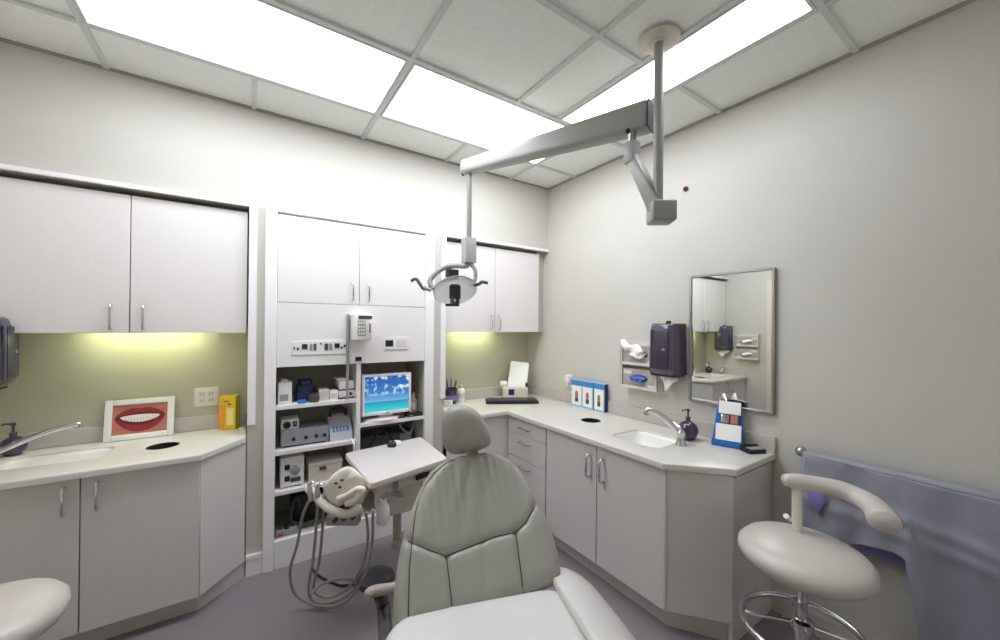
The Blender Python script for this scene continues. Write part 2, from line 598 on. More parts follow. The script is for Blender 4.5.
# faucet of the left basin (its spout reaches into view)
t = thing('faucet', 'chrome faucet whose spout points right over the basin below the smile picture', 'faucet', (-.985, 2.68, CT))
MB().lathe([(.028, CT), (.028, CT + .012), (.018, CT + .02), (.017, CT + .05), (.019, CT + .065), (.012, CT + .075)], (-.985, 2.68, 0), 20).build('base', 'chrome', t)
lt_ = at(75, 424.5, 'y', 2.74)
MB().tube(spline([(-.985, 2.68, CT + .035), (-.93, 2.69, CT + .055), V((-.93, 2.69, CT + .055)).lerp(lt_, .5) + V((0, 0, .012)), lt_, lt_ + V((.012, .003, -.008)), lt_ + V((.014, .004, -.02))], 6), .0125, 12).build('spout', 'chrome', t)
MB().tube([(-.985, 2.68, CT + .072), (-.995, 2.66, CT + .10), (-1.005, 2.63, CT + .125)], [.008, .007, .005], 10).build('lever', 'chrome', t)
# round soap bottle (mirror)


def soap(lb, x, y, r=.046):
    t = thing('soap_dispenser', lb, 'soap dispenser', (x, y, CT), 0, 'round dark soap pump bottles')
    prof = [(.022, 0), (.030, .003)]
    for k in range(1, 14):
        a = -PI / 2 + .55 + (PI - .85) * k / 14
        prof.append((r * math.cos(a), r * .97 + r * math.sin(a)))
    prof += [(.011, r * 1.97), (.011, r * 2.1)]
    MB().lathe([(p, CT + z) for p, z in prof], (x, y, 0), 28).build('bottle', 'purple', t)
    z = CT + r * 2.1
    MB().lathe([(.013, z - .004), (.013, z + .014), (.005, z + .016), (.005, z + .045), (.009, z + .046), (.009, z + .06)], (x, y, 0), 16).tube([(x, y, z + .053), (x - .035, y + .012, z + .055), (x - .04, y + .013, z + .048)], .004, 8).build('pump', 'dgrey', t)


soap('round dark soap bottle seen in the mirror beside the other basin', -.93, 2.835)

# smile picture
pl = at(104, 438, 'z', CT); 
x0, x1 = at(104, 420, 'y', 2.885).x, at(174, 420, 'y', 2.885).x
zt = .815 + .20
Hh = at(107, 401, 'y', 2.89).z - CT
Wd = x1 - x0
t = thing('picture_frame', 'white framed close-up picture of smiling red lips leaning on the backsplash', 'picture frame', ((x0 + x1) / 2, 2.875, CT))
TL = Matrix.Translation(((x0 + x1) / 2, 2.872, CT + .001)) @ Matrix.Rotation(math.radians(-10), 4, 'X')   # local x width, z height, -y front


def lbx(t, name, m, a, b, c_, d, e, f, bev=0, par=None):
    return MB().box(a, b, c_, d, e, f, bev, 2, M=TL).build(name, m, par or t)


hw_ = Wd / 2
fr = MB()
bw = .030
for q in ((-hw_, -hw_ + bw, 0, Hh), (hw_ - bw, hw_, 0, Hh), (-hw_ + bw, hw_ - bw, 0, bw), (-hw_ + bw, hw_ - bw, Hh - bw, Hh)):
    fr.box(q[0], q[1], -.010, .010, q[2], q[3], .003, 2, M=TL)
fr.build('frame', 'white', t)
pc = lbx(t, 'picture', 'skin', -hw_ + bw - .004, hw_ - bw + .004, -.002, .006, bw - .004, Hh - bw + .004)
cz, iw = Hh * .50, hw_ - bw - .006


def flat(pts, y0_, y1_):
    b = MB()
    a = [b.bm.verts.new(TL @ V((p[0], y0_, p[1]))) for p in pts]
    c2 = [b.bm.verts.new(TL @ V((p[0], y1_, p[1]))) for p in pts]
    n = len(a)
    b.bm.faces.new(a)
    b.bm.faces.new(c2[::-1])
    for i in range(n):
        b.bm.faces.new((a[i], a[(i + 1) % n], c2[(i + 1) % n], c2[i]))
    return b


def lens(wd, top, bot, dip=0, tilt=0, n=24):
    up_ = [(-wd + 2 * wd * i / n, 0) for i in range(n + 1)]
    A = [(x, cz + top * (1 - (x / wd) ** 2) ** .8 - dip * math.exp(-(x / (wd * .18)) ** 2) + .012 * (x / wd) ** 2 + tilt * x) for x, _ in up_]
    B = [(x, cz - bot * (1 - (x / wd) ** 2) ** .7 + .012 * (x / wd) ** 2 + tilt * x) for x, _ in up_[1:-1]]
    return A + B[::-1]


flat(lens(iw * .99, .064, .070, .008), -.0035, -.002).build('lips', 'lips', pc)
flat(lens(iw * .90, .034, .034), -.0045, -.0035).build('mouth_opening', 'mouth', pc)
th = flat(lens(iw * .78, .023, .018), -.0055, -.0045).build('teeth', 'teeth', pc)
gp = MB()
for k in range(-5, 6):
    x_ = (k + .0) * iw * .115
    gp.box(x_ - .0009, x_ + .0009, -.0060, -.0054, cz - .014 + .012 * (x_ / iw) ** 2, cz + .018 * (1 - (x_ / iw) ** 2), M=TL)
gp.box(-iw * .7, iw * .7, -.0060, -.0054, cz - .004, cz - .0025, M=TL)
gp.build('tooth_gaps', 'toothgap', th)
lbx(t, 'stand', 'white', -.03, .03, .010, .016, .01, Hh * .8)

# outlet plates


def outlet(lb, c_, n, axis, gangs=2, grp='wall outlets above the counters'):
    """n: outward normal, axis: horizontal direction along the wall"""
    c_, n, a = V(c_), V(n), V(axis)
    R = Matrix((a, n, V((0, 0, 1)))).transposed().to_4x4()
    R.translation = c_
    t = thing('wall_outlet', lb, 'outlet', c_, 0, grp)
    w2 = .035 + .023 * (gangs - 1)
    MB().box(-w2, w2, 0, .006, -.057, .057, .003, 2, M=R).build('plate', 'white', t)
    for gi in range(gangs):
        ox = (gi - (gangs - 1) / 2) * .046
        for oz in (-.02, .02):
            r = MB().box(ox - .016, ox + .016, .005, .0085, oz - .014, oz + .014, .002, 1, M=R).build('receptacle', 'offwhite', t)
            MB().box(ox - .008, ox - .005, .008, .009, oz - .006, oz + .006, M=R).box(ox + .005, ox + .008, .008, .009, oz - .006, oz + .006, M=R).build('slots', 'dgrey', r)
    return t


cc = (at(195, 388, 'y', YB) + at(218, 405, 'y', YB)) / 2
outlet('double outlet plate on the green-lit wall beside the yellow carton', (cc.x, YB, cc.z), (0, -1, 0), (1, 0, 0))

# yellow carton
t = thing('carton', 'yellow and orange upright carton standing by the double outlet plate', 'carton', (-.085, 2.860, CT), math.radians(-24))
MB().box(-.045, .045, -.028, .028, 0, .205, .002, 1).build('box', 'yellow', t, local=True)
MB().box(-.0445, -.012, -.0292, -.028, .004, .15).build('front_print', 'orange', t, local=True)
MB().box(-.002, .034, -.0292, -.028, .03, .13).build('label_panel', 'cream', t, local=True)
MB().box(.045, .0462, -.0275, .0275, .002, .203).build('side_print', 'olive', t, local=True)
MB().box(.005, .02, -.0292, -.028, .15, .16).box(-.02, .01, -.0292, -.028, .17, .176).build('print_marks', 'dgrey', t, local=True)
tag(MB().box(-.035, -.015, 2.80, 2.815, CT, CT + .008, .002, 1).build('paper_chip', 'paper', loc=(-.025, 2.8075, CT)), 'tiny white scrap on the counter at the foot of the yellow carton', 'scrap')

# ================================================================== TOWER
yt = YA - .03
DEP = 3.05
t = thing('equipment_cabinet', 'tall white built-in equipment cabinet with two upper doors and open shelves', 'cabinet', (.615, 2.8, 0))
fx0, fx1, ix0, ix1 = .084, 1.148, .144, 1.080
f = MB()
f.box(fx0, ix0, yt, YA, 0, 2.166, .003, 1).box(ix1, fx1, yt, YA, 0, 2.166, .003, 1)
f.box(ix0, ix1, yt, YA, 2.130, 2.166, .003, 1).box(ix0, ix1, yt, YA, 0, .168, .003, 1)
f.build('face_frame', 'trim', t)
b = MB()
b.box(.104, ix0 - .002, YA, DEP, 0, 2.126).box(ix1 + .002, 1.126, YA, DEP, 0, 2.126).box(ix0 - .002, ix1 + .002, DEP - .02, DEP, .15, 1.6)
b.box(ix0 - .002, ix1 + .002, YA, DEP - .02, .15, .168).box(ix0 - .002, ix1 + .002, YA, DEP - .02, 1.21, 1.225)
b.build('carcass', 'lam_shaded', t)
yq = yt + .006
for a, c_, h in ((ix0 + .003, .613, .570), (.617, ix1 - .003, .672)):
    d = MB().box(a, c_, yq, yq + .018, 1.594, 2.118, .0015, 1).build('door', 'tower', t)
    handle(d, (h, yq, 1.675), (0, 0, 1), (0, -1, 0))
MB().box(ix0 + .002, ix1 - .002, yq + .002, yq + .02, 1.203, 1.590).build('service_panel', 'tower', t)
MB().box(.603, .629, yq, DEP - .02, .168, 1.203).build('divider', 'tower', t)
for z in (.969, .697, .457):
    MB().box(ix0, .603, yq + .002, DEP - .02, z - .022, z).build('shelf', 'tower', t)
for z in (.798, .45):
    MB().box(.629, ix1, yq + .002, DEP - .02, z - .022, z).build('shelf', 'tower', t)
yp = yq + .002      # front of service panel

# service plate with sockets
t = thing('service_outlet_panel', 'long white plate with dark sockets on the cabinet panel left of the wall phone', 'outlet panel', (.38, yp, 1.315))
px0, px1 = at(292, 347, 'y', yp).x, at(346, 347, 'y', yp).x
MB().box(px0, px1, yp - .006, yp, 1.272, 1.358, .002, 1).build('plate', 'white', t)
L_ = px1 - px0
for k, (s0, s1, h0, h1, mm) in enumerate(((.02, .05, .42, .58, 'black'), (.08, .12, .36, .54, 'dgrey'), (.17, .27, .42, .78, 'black'), (.31, .36, .3, .8, 'grey'), (.38, .43, .3, .8, 'dgrey'),
                                        (.5, .53, .72, .86, 'black'), (.58, .65, .3, .8, 'dgrey'), (.67, .73, .3, .8, 'grey'), (.77, .87, .45, .8, 'black'), (.89, .93, .4, .56, 'dgrey'), (.95, .985, .5, .68, 'black'))):
    MB().box(px0 + L_ * s0, px0 + L_ * s1, yp - .010, yp - .005, 1.272 + .086 * h0, 1.272 + .086 * h1, .002, 1).build('socket', mm, t)
t = thing('switch_plate', 'white plate with one dark square switch right of the wall phone', 'switch', (.865, yp, 1.33))
a0, a1 = at(384, 343, 'y', yp).x, at(408, 343, 'y', yp).x
MB().box(a0, a1, yp - .006, yp, 1.290, 1.378, .002, 1).build('plate', 'white', t)
MB().box(a0 + .008, a0 + .062, yp - .009, yp - .005, 1.312, 1.356, .002, 1).build('switch', 'black', t)
MB().box(a0 + .085, a1 - .012, yp - .008, yp - .005, 1.308, 1.36, .002, 1).build('blank_cover', 'offwhite', t)
t = thing('jack_plate', 'tiny white jack plate with black socket just under the wall phone', 'jack', (.61, yp, 1.23))
MB().box(.575, .645, yp - .005, yp, 1.208, 1.256, .002, 1).build('plate', 'white', t)
MB().box(.592, .632, yp - .009, yp - .004, 1.22, 1.248, .001, 1).build('socket', 'black', t)
# wall unit
t = thing('wall_phone', 'white wall-mounted phone unit with small dark display on the cabinet panel', 'wall phone', (.635, yp, 1.37))
MB().box(.572, .684, yp - .115, yp, 1.362, 1.530, .008, 3).build('housing', 'white', t)
MB().box(.600, .685, yp - .119, yp - .113, 1.498, 1.520, .002, 1).build('display', 'dgrey', t)
k = MB().box(.596, .645, yp - .118, yp - .113, 1.392, 1.486, .002, 1).build('keypad', 'grey', t)
kb = MB()
for i in range(3):
    for j in range(4):
        kb.box(.600 + i * .015, .611 + i * .015, yp - .121, yp - .117, 1.398 + j * .022, 1.412 + j * .022)
kb.build('buttons', 'offwhite', k)
MB().box(.657, .678, yp - .132, yp - .113, 1.378, 1.49, .006, 2).build('handset', 'offwhite', t)
MB().box(.664, .671, yp - .134, yp - .13, 1.41, 1.47).build('handset_slot', 'black', t)
t.location.x -= .016
tag(MB().tube([(.544, yp - .012, 1.528), (.544, yp - .012, .975)], .009, 10).build('cable_duct', 'grey', loc=(.544, yp - .012, .975)), 'thin grey vertical cable duct running down beside the wall phone', 'cable duct')


# items on the left shelves
def rect(u0_, v0_, u1_, v1_, y):
    A, B = at(u0_, v0_, 'y', y), at(u1_, v1_, 'y', y)
    return A.x, B.x, B.z, A.z


Z1, Z2, Z3, ZB, ZR = .969, .697, .457, .168, .798
a, b_, _, zt = rect(277.5, 380, 292, 400, 2.68)
t = thing('storage_box', 'white upright box at the left end of the top open shelf', 'box', ((a + b_) / 2, 2.74, Z1))
MB().box(a + .004, b_, 2.68, 2.80, Z1, zt - .015, .004, 2).build('box', 'white', t)
MB().prism([(a + .02, 2.70), (b_ - .02, 2.70), (b_ - .02, 2.78), (a + .02, 2.78)], zt - .015, zt, bev=.006).build('lid', 'offwhite', t)
MB().box(a + .012, b_ - .02, 2.679, 2.681, Z1 + .02, Z1 + .06).build('label_panel', 'grey', t)
a, b_, _, zt = rect(297, 381, 315, 400, 2.70)
t = thing('canister', 'navy blue plastic canister on the top open shelf', 'canister', ((a + b_) / 2, 2.76, Z1))
MB().prism(rrect(a, b_, 2.70, 2.82, .03), Z1, zt - .03, bev=.012, seg=3).build('body', 'navy', t)
MB().prism(rrect(a + .012, b_ - .012, 2.71, 2.81, .025), zt - .03, zt, bev=.008, seg=2).build('lid', 'navy', t)
MB().lathe([(.03, Z1), (.033, Z1 + .03), (.03, Z1 + .045), (.02, Z1 + .05)], (b_ - .01, 2.672, 0), 20).build('cap', 'dgrey', t)
tag(MB().box(a + .0, a + .05, 2.645, 2.675, Z1, Z1 + .022, .006, 2).build('blue_tray', 'blue', loc=(a + .03, 2.66, Z1)), 'small bright blue dish in front of the navy canister', 'dish')
a, b_, _, zt = rect(319, 390, 329, 400, 2.68)
t = thing('small_carton', 'low beige carton right of the navy canister', 'box', ((a + b_) / 2, 2.73, Z1))
MB().box(a, b_, 2.68, 2.78, Z1, zt, .002, 1).build('box', 'beige', t)
MB().box(a - .001, b_ + .001, 2.679, 2.781, zt - .012, zt + .002).build('lid', 'offwhite', t)
a, b_, _, zt = rect(330, 391, 338, 400, 2.67)
t = thing('small_carton', 'low white carton beside the stacked white unit', 'box', ((a + b_) / 2, 2.71, Z1))
MB().box(a, b_, 2.67, 2.75, Z1, zt, .002, 1).build('box', 'paper', t)
MB().box(a + .006, b_ - .006, 2.669, 2.671, Z1 + .012, zt - .015).build('label_panel', 'beige', t)
a, b_, _, zt = rect(339, 378.5, 356, 400, 2.66)
t = thing('scaler_unit', 'pinkish white stacked unit at the right end of the top open shelf', 'dental unit', ((a + b_) / 2, 2.74, Z1))
MB().box(a, b_ - .004, 2.66, 2.84, Z1 + .012, Z1 + .055, .006, 2).build('lower_case', 'pink', t)
MB().box(a + .004, b_ - .01, 2.665, 2.83, Z1 + .062, zt - .02, .008, 2).build('upper_case', 'white', t)
MB().box(a + .002, b_ - .006, 2.668, 2.835, Z1 + .055, Z1 + .062).build('joint_band', 'dgrey', t)
MB().box(a - .01, a + .05, 2.67, 2.8, zt - .02, zt, .006, 2).build('top_tray', 'pink', t)
MB().box(a + .01, b_ - .01, 2.68, 2.82, Z1, Z1 + .012).build('foot', 'dgrey', t)
MB().cyl((b_ - .035, 2.662, Z1 + .034), (b_ - .035, 2.652, Z1 + .034), .01).build('knob', 'dgrey', t)

# shelf 2
a, b_, _, zt = rect(281, 431, 329, 445, 2.68)
t = thing('control_unit', 'flat grey control unit with dark knobs on the middle open shelf', 'dental unit', ((a + b_) / 2, 2.76, Z2))
MB().box(a, b_, 2.68, 2.86, Z2 + .01, zt, .006, 2).build('case', 'grey', t)
MB().box(a + .02, b_ - .02, 2.70, 2.84, Z2, Z2 + .01).build('feet', 'rubber', t)
for k in (.25, .5, .72, .9):
    MB().cyl((a + (b_ - a) * k, 2.682, Z2 + .05), (a + (b_ - a) * k, 2.668, Z2 + .05), .012, .010).build('knob', 'black', t)
zg = zt
a, b_, _, zt = rect(281, 421, 299, 434, 2.69)
t = thing('monitor_unit', 'small white unit with dark dials on top of the flat grey control unit', 'dental unit', ((a + b_) / 2, 2.75, zg))
MB().box(a, b_, 2.69, 2.81, zg, zt + .004, .005, 2).build('case', 'white', t)
MB().cyl((a + .032, 2.692, (zg + zt) / 2), (a + .032, 2.680, (zg + zt) / 2), .021).build('dial', 'black', t)
MB().box(a + .064, b_ - .012, 2.686, 2.692, zg + .014, zt - .01, .002, 1).build('gauge_panel', 'dgrey', t)
MB().box(a + .072, b_ - .02, 2.684, 2.687, zg + .03, zt - .02).build('gauge', 'orange', t)
a, b_, _, zt = rect(330, 418, 352, 440, 2.68)
t = thing('desk_phone', 'grey-blue desk unit with sloped keypad at the right of the middle open shelf', 'desk phone', ((a + b_) / 2, 2.74, Z2))
prof = [(2.67, Z2), (2.67, Z2 + .05), (2.76, zt - .01), (2.80, zt), (2.82, Z2)]
bb = MB()
A = [bb.bm.verts.new((a, p[0], p[1])) for p in prof]
B = [bb.bm.verts.new((b_, p[0], p[1])) for p in prof]
bb.bm.faces.new(A); bb.bm.faces.new(B[::-1])
for i in range(5):
    bb.bm.faces.new((A[i], A[(i + 1) % 5], B[(i + 1) % 5], B[i]))
bb.build('case', 'ltgrey', t)
sl = math.atan2(zt - .01 - Z2 - .05, .09)
TS = Matrix.Translation((a, 2.67, Z2 + .05)) @ Matrix.Rotation(sl, 4, 'X')
k = MB().box(.012, b_ - a - .012, .006, .05, 0, .003, M=TS).build('keypad', 'ltblue', t)
kb = MB()
for i in range(5):
    for j in range(3):
        kb.box(.018 + i * .021, .031 + i * .021, .010 + j * .013, .018 + j * .013, .003, .006, M=TS)
kb.build('buttons', 'dgrey', k)
MB().tube(spline([(a + .01, 2.76, zt - .01), (a + .03, 2.77, zt + .035), (b_ - .04, 2.77, zt + .035), (b_ - .02, 2.76, zt - .01)], 6), .011, 10).build('handset', 'black', t)
tag(MB().tube(spline([(.575, 2.64, Z2 + .01), (.585, 2.60, Z2 - .02), (.585, 2.597, .62), (.58, 2.60, .55), (.56, 2.66, .48), (.55, 2.70, Z3 + .006)], 6), .006, 8).build('cable', 'white', loc=(.575, 2.64, Z3)),
    'white cable hanging off the middle open shelf below the desk unit', 'cable')
# shelf 3
a, b_, _, zt = rect(280.5, 459, 304, 486, 2.66)
t = thing('electrosurgery_unit', 'white control box with dark sockets on the lowest open shelf', 'dental unit', ((a + b_) / 2, 2.74, Z3))
MB().box(a, b_, 2.66, 2.82, Z3 + .008, zt, .006, 2).build('case', 'white', t)
MB().box(a + .015, b_ - .015, 2.68, 2.80, Z3, Z3 + .008).build('feet', 'rubber', t)
mid = (Z3 + zt) / 2
for dz in (.035, -.035):
    MB().box(a + .022, a + .050, 2.654, 2.662, mid + dz - .016, mid + dz + .016, .003, 1).build('socket', 'black', t)
MB().lathe([(.028, 0), (.028, .008), (.02, .014)], (b_ - .05, 2.661, mid + .012), 24, M=Matrix.Rotation(PI / 2, 4, 'X')).build('dial', 'grey', t)
MB().box(b_ - .075, b_ - .02, 2.657, 2.662, mid - .06, mid - .035).build('switch_strip', 'dgrey', t)
a, b_, _, zt = rect(309, 464, 342, 481, 2.66)
t = thing('storage_box', 'low beige lidded box beside the white control box', 'box', ((a + b_) / 2, 2.74, Z3))
MB().box(a, b_, 2.66, 2.82, Z3, zt - .02, .004, 2).build('body', 'beige', t)
MB().box(a - .003, b_ + .003, 2.657, 2.823, zt - .024, zt, .004, 2).build('lid', 'offwhite', t)
MB().box(a + .06, a + .1, 2.652, 2.660, zt - .05, zt - .03, .002, 1).build('latch', 'dgrey', t)
# bottom compartment
t = thing('suction_pump', 'black pump box in the dark bottom compartment of the equipment cabinet', 'pump', (.36, 2.85, ZB))
MB().box(.25, .56, 2.76, 2.96, ZB + .01, ZB + .19, .012, 2).build('housing', 'black', t)
MB().tube(spline([(.30, 2.75, ZB + .12), (.26, 2.70, ZB + .2), (.24, 2.72, ZB + .06), (.34, 2.69, ZB + .03), (.45, 2.7, ZB + .1), (.5, 2.77, ZB + .12)], 8), .009, 8).build('hose', 'dgrey', t)
for q in ((.27, 2.78), (.54, 2.78), (.27, 2.94), (.54, 2.94)):
    MB().cyl((q[0], q[1], ZB), (q[0], q[1], ZB + .012), .012).build('foot', 'rubber', t)
t = thing('power_strip', 'small grey power strip at the front of the bottom compartment', 'power strip', (.20, 2.68, ZB))
MB().box(.155, .27, 2.66, 2.70, ZB, ZB + .035, .004, 2).build('body', 'grey', t)
MB().box(.166, .19, 2.655, 2.665, ZB + .008, ZB + .026, .002, 1).build('switch', 'red', t)
MB().box(.20, .222, 2.665, 2.695, ZB + .034, ZB + .058, .003, 1).build('plug', 'black', t)

# monitor
t = thing('monitor', 'white-framed computer monitor showing a blue beach picture', 'monitor', (.80, 2.72, ZR))
q0, q1, q2, q3 = at(361.7, 375.5, 'y', 2.655), at(411, 372, 'y', 2.655), at(411, 413, 'y', 2.655), at(361.7, 415, 'y', 2.655)
mx0, mx1, mz0, mz1 = (q0.x + q3.x) / 2 + .004, (q1.x + q2.x) / 2, (q2.z + q3.z) / 2, (q0.z + q1.z) / 2
bz = .016
MB().box(mx0, mx1, 2.662, 2.70, mz0, mz1, .006, 2).build('rear_case', 'white', t)
f = MB()
for q in ((mx0, mx0 + bz, mz0, mz1), (mx1 - bz, mx1, mz0, mz1), (mx0 + bz, mx1 - bz, mz0, mz0 + bz * 1.4), (mx0 + bz, mx1 - bz, mz1 - bz, mz1)):
    f.box(q[0], q[1], 2.652, 2.664, q[2], q[3], .003, 1)
f.build('bezel', 'white', t)
sc = MB().box(mx0 + bz, mx1 - bz, 2.657, 2.662, mz0 + bz * 1.4, mz1 - bz).build('screen', 'screen', t)
ic = MB()
for i in range(2):
    for j in range(5 - i * 3):
        ic.box(mx0 + bz + .012 + i * .03, mx0 + bz + .026 + i * .03, 2.6562, 2.657, mz1 - .045 - j * .032, mz1 - .031 - j * .032)
ic.build('icons', 'ltblue', sc)
MB().box((mx0 + mx1) / 2 - .012, (mx0 + mx1) / 2 + .012, 2.650, 2.653, mz0 + .006, mz0 + .014).build('logo', 'grey', t)
MB().box((mx0 + mx1) / 2 - .05, (mx0 + mx1) / 2 + .05, 2.69, 2.72, ZR + .006, mz0 + .08, .005, 2).build('neck', 'white', t)
MB().lathe([(.0, ZR), (.13, ZR), (.132, ZR + .006), (.11, ZR + .014), (.0, ZR + .018)], ((mx0 + mx1) / 2 - .02, 2.70, 0), 36, sy=.62, cap=False).build('base', 'pink', t)
MB().box(mx1 - .10, mx1 - .04, 2.64, 2.655, ZR, ZR + .012, .003, 1).build('base_badge', 'black', t)
# beside the monitor
t = thing('standing_book', 'red and white booklet standing right beside the monitor', 'book', (.995, 2.76, ZR))
MB().box(.992, 1.006, 2.69, 2.85, ZR, ZR + .15).build('cover', 'red', t)
MB().box(.9935, 1.0045, 2.688, 2.8485, ZR + .003, ZR + .147).build('pages', 'paper', t)
t = thing('bottle', 'beige bottle at the right end of the monitor shelf', 'bottle', (1.045, 2.76, ZR))
MB().lathe([(.024, ZR), (.027, ZR + .004), (.027, ZR + .1), (.012, ZR + .118), (.012, ZR + .124)], (1.045, 2.76, 0), 20).build('body', 'beige', t)
MB().lathe([(.014, ZR + .124), (.014, ZR + .15), (.012, ZR + .152)], (1.045, 2.76, 0), 20).build('cap', 'offwhite', t)
MB().lathe([(.0275, ZR + .03), (.0275, ZR + .085)], (1.045, 2.76, 0), 20).build('label_band', 'paper', t)
t = thing('router', 'flat black box on the monitor shelf in front of the beige bottle', 'router', (1.02, 2.66, ZR))
MB().box(.955, 1.074, 2.635, 2.70, ZR, ZR + .024, .005, 2).build('case', 'black', t)
MB().box(.97, 1.0, 2.633, 2.636, ZR + .009, ZR + .013).build('status_light', 'grey', t)
# under the monitor shelf
t = thing('computer', 'dark computer box with grey front under the monitor shelf', 'computer', (.86, 2.86, .45))
MB().box(.66, 1.05, 2.78, 2.98, .456, .66, .006, 2).build('case', 'dgrey', t)
MB().box(.95, 1.04, 2.772, 2.781, .54, .65, .003, 1).build('front_panel', 'grey', t)
for q in ((.68, 2.8), (1.03, 2.8), (.68, 2.96), (1.03, 2.96)):
    MB().cyl((q[0], q[1], .45), (q[0], q[1], .457), .012).build('foot', 'rubber', t)
for k, (lb, pts) in enumerate((('black cable looping in a tall arc under the monitor shelf', [(.70, 2.72, .455), (.71, 2.70, .60), (.78, 2.69, .71), (.86, 2.70, .66), (.90, 2.73, .50), (.93, 2.72, .456)]),
                               ('grey cable sagging from the back below the monitor shelf', [(.92, 2.75, .772), (.95, 2.72, .70), (1.0, 2.70, .67), (1.04, 2.73, .72), (1.05, 2.76, .772)]))):
    tag(MB().tube(spline(pts, 8), .007, 8).build('cable', ('black', 'grey')[k], loc=pts[0]), lb, 'cable')

# ================================================================== RIGHT STATION
xf = 1.664
t = thing('base_cabinet', 'pale laminate base cabinet with drawers, two doors and slanted end along the right wall', 'cabinet', (1.95, 1.7, 0))
Pb = [(XB - .022, .86), (1.858, .86), (xf + .018, 1.085), (xf + .018, 2.41), (1.44, 2.41), (1.262, YA + .03), (1.262, YB - .022), (XB - .022, YB - .022)]
MB().prism(Pb, .1, .118).build('bottom_panel', 'lam', t)
MB().box(xf + .02, XB - .034, 1.945, 1.96, .118, .786).box(XB - .034, XB - .022, .87, YB - .022, .118, .786).build('body', 'lam', t)
for a, c_, h in ((1.072, 1.496, 1.447), (1.502, 1.938, 1.548)):
    d = MB().box(xf, xf + .018, a, c_, .104, .780, .0015, 1).build('door', 'lam', t)
    handle(d, (xf, h, .655), (0, 0, 1), (-1, 0, 0), length=.125, off=.034, r=.0068)
for z0_, z1_ in ((.668, .780), (.490, .664), (.104, .486)):
    d = MB().box(xf, xf + .018, 1.948, 2.386, z0_, z1_, .0015, 1).build('drawer', 'lam', t)
    handle(d, (xf, 2.165, z1_ - .045 if z1_ - z0_ > .12 else (z0_ + z1_) / 2), (0, 1, 0), (-1, 0, 0), length=.12)
T = Matrix.Translation((xf, 1.07, 0)) @ Matrix.Rotation(math.atan2(.85 - 1.07, 1.855 - xf), 4, 'Z')
ln = math.hypot(.85 - 1.07, 1.855 - xf)
MB().box(.002, ln, 0, .018, .104, .780, .0015, 1, M=T).build('slanted_panel', 'lam', t)
MB().box(xf - .0, xf + .006, 1.063, 1.071, .104, .780).build('edge_band', 'lam_edge', t)
MB().box(1.855, XB - .004, .85, .868, 0.0, .768, .0015, 1).build('end_panel', 'lam', t)
MB().box(1.46, xf + .018, 2.39, 2.408, .104, .780, .0015, 1).build('corner_panel', 'lam', t)
T2 = Matrix.Translation((1.262, YA - .02, 0)) @ Matrix.Rotation(math.atan2(2.39 - YA + .02, 1.46 - 1.262), 4, 'Z')
MB().box(0, math.hypot(2.39 - YA + .02, .198) - .004, 0, .018, .104, .780, M=T2).build('slanted_panel', 'lam', t)
MB().prism([(xf + .055, 1.09), (1.87, .87), (1.89, .87), (xf + .071, 1.10), (xf + .071, 2.46), (1.5, 2.46), (1.3, YA), (1.28, YA), (1.49, 2.444), (xf + .055, 2.444)], 0, .1).build('toe_kick', 'toe', t)

SR = (1.80, 2.06, 1.215, 1.515)
holec = [(1.97 + .067 * math.cos(k * PI / 14), 1.83 + .067 * math.sin(k * PI / 14)) for k in range(28)]
t = thing('countertop', 'speckled L-shaped countertop with inset basin below the paper towel dispenser', 'countertop', (1.95, 1.8, CT - .030))
MB().prism([(XB, .832), (1.846, .832), (1.640, 1.067), (1.640, 2.368), (1.43, 2.368), (1.244, YA - .025), (1.244, YB), (XB, YB)], CT - .030, CT,
           [rrect(*SR, .05), holec], .008, 3).build('slab', 'counter', t)
MB().box(1.244, XB - .02, YB - .02, YB, CT, CT + .083, .003, 1).box(XB - .02, XB, .832, YB, CT, CT + .083, .003, 1).build('backsplash', 'splash', t)
basin(t, *SR, .13)
chute('black-lined round waste hole in the counter near the blue and white boxes', 1.97, 1.83)

# faucet (right)
B0 = at(681, 445, 'z', CT)
t = thing('faucet', 'chrome single-lever faucet arching over the basin beside the dark soap bottle', 'faucet', (B0.x, B0.y, CT))
bx, by = B0.x, B0.y
MB().lathe([(.030, CT), (.030, CT + .006), (.024, CT + .014), (.021, CT + .05), (.023, CT + .07), (.015, CT + .082)], (bx, by, 0), 24).build('base', 'chrome', t)
tip = at(650, 411, 'y', by + .11)
MB().tube(spline([(bx, by, CT + .045), V((bx, by, CT + .06)).lerp(tip, .3) + V((0, 0, .012)), V((bx, by, CT + .06)).lerp(tip, .65) + V((0, 0, .02)), tip + V((0, 0, .006)), tip + V((-.012, .015, -.004)), tip + V((-.014, .018, -.022))], 7), .0155, 14).build('spout', 'chrome', t)
MB().tube(spline([(bx, by, CT + .078), (bx + .004, by + .02, CT + .095), (bx + .004, by + .06, CT + .112), (bx + .004, by + .085, CT + .118)], 6), [.012] * 7 + [.010] * 6 + [.008] * 6, 12).build('lever', 'chrome', t)

s0 = at(690, 440, 'z', CT)
soap('round dark purple soap pump bottle beside the chrome faucet', s0.x + .0, s0.y + .012, .055)

# blue card display
c0 = at(726, 449, 'z', CT)
t = thing('card_display', 'curved blue plastic stand holding white cards at the counter end', 'card stand', (c0.x + .04, c0.y, CT), 0)
Tn = Matrix.Translation((c0.x + .088, c0.y + .028, CT)) @ Matrix.Rotation(math.radians(-72), 4, 'Z') @ Matrix.Scale(.96, 4)
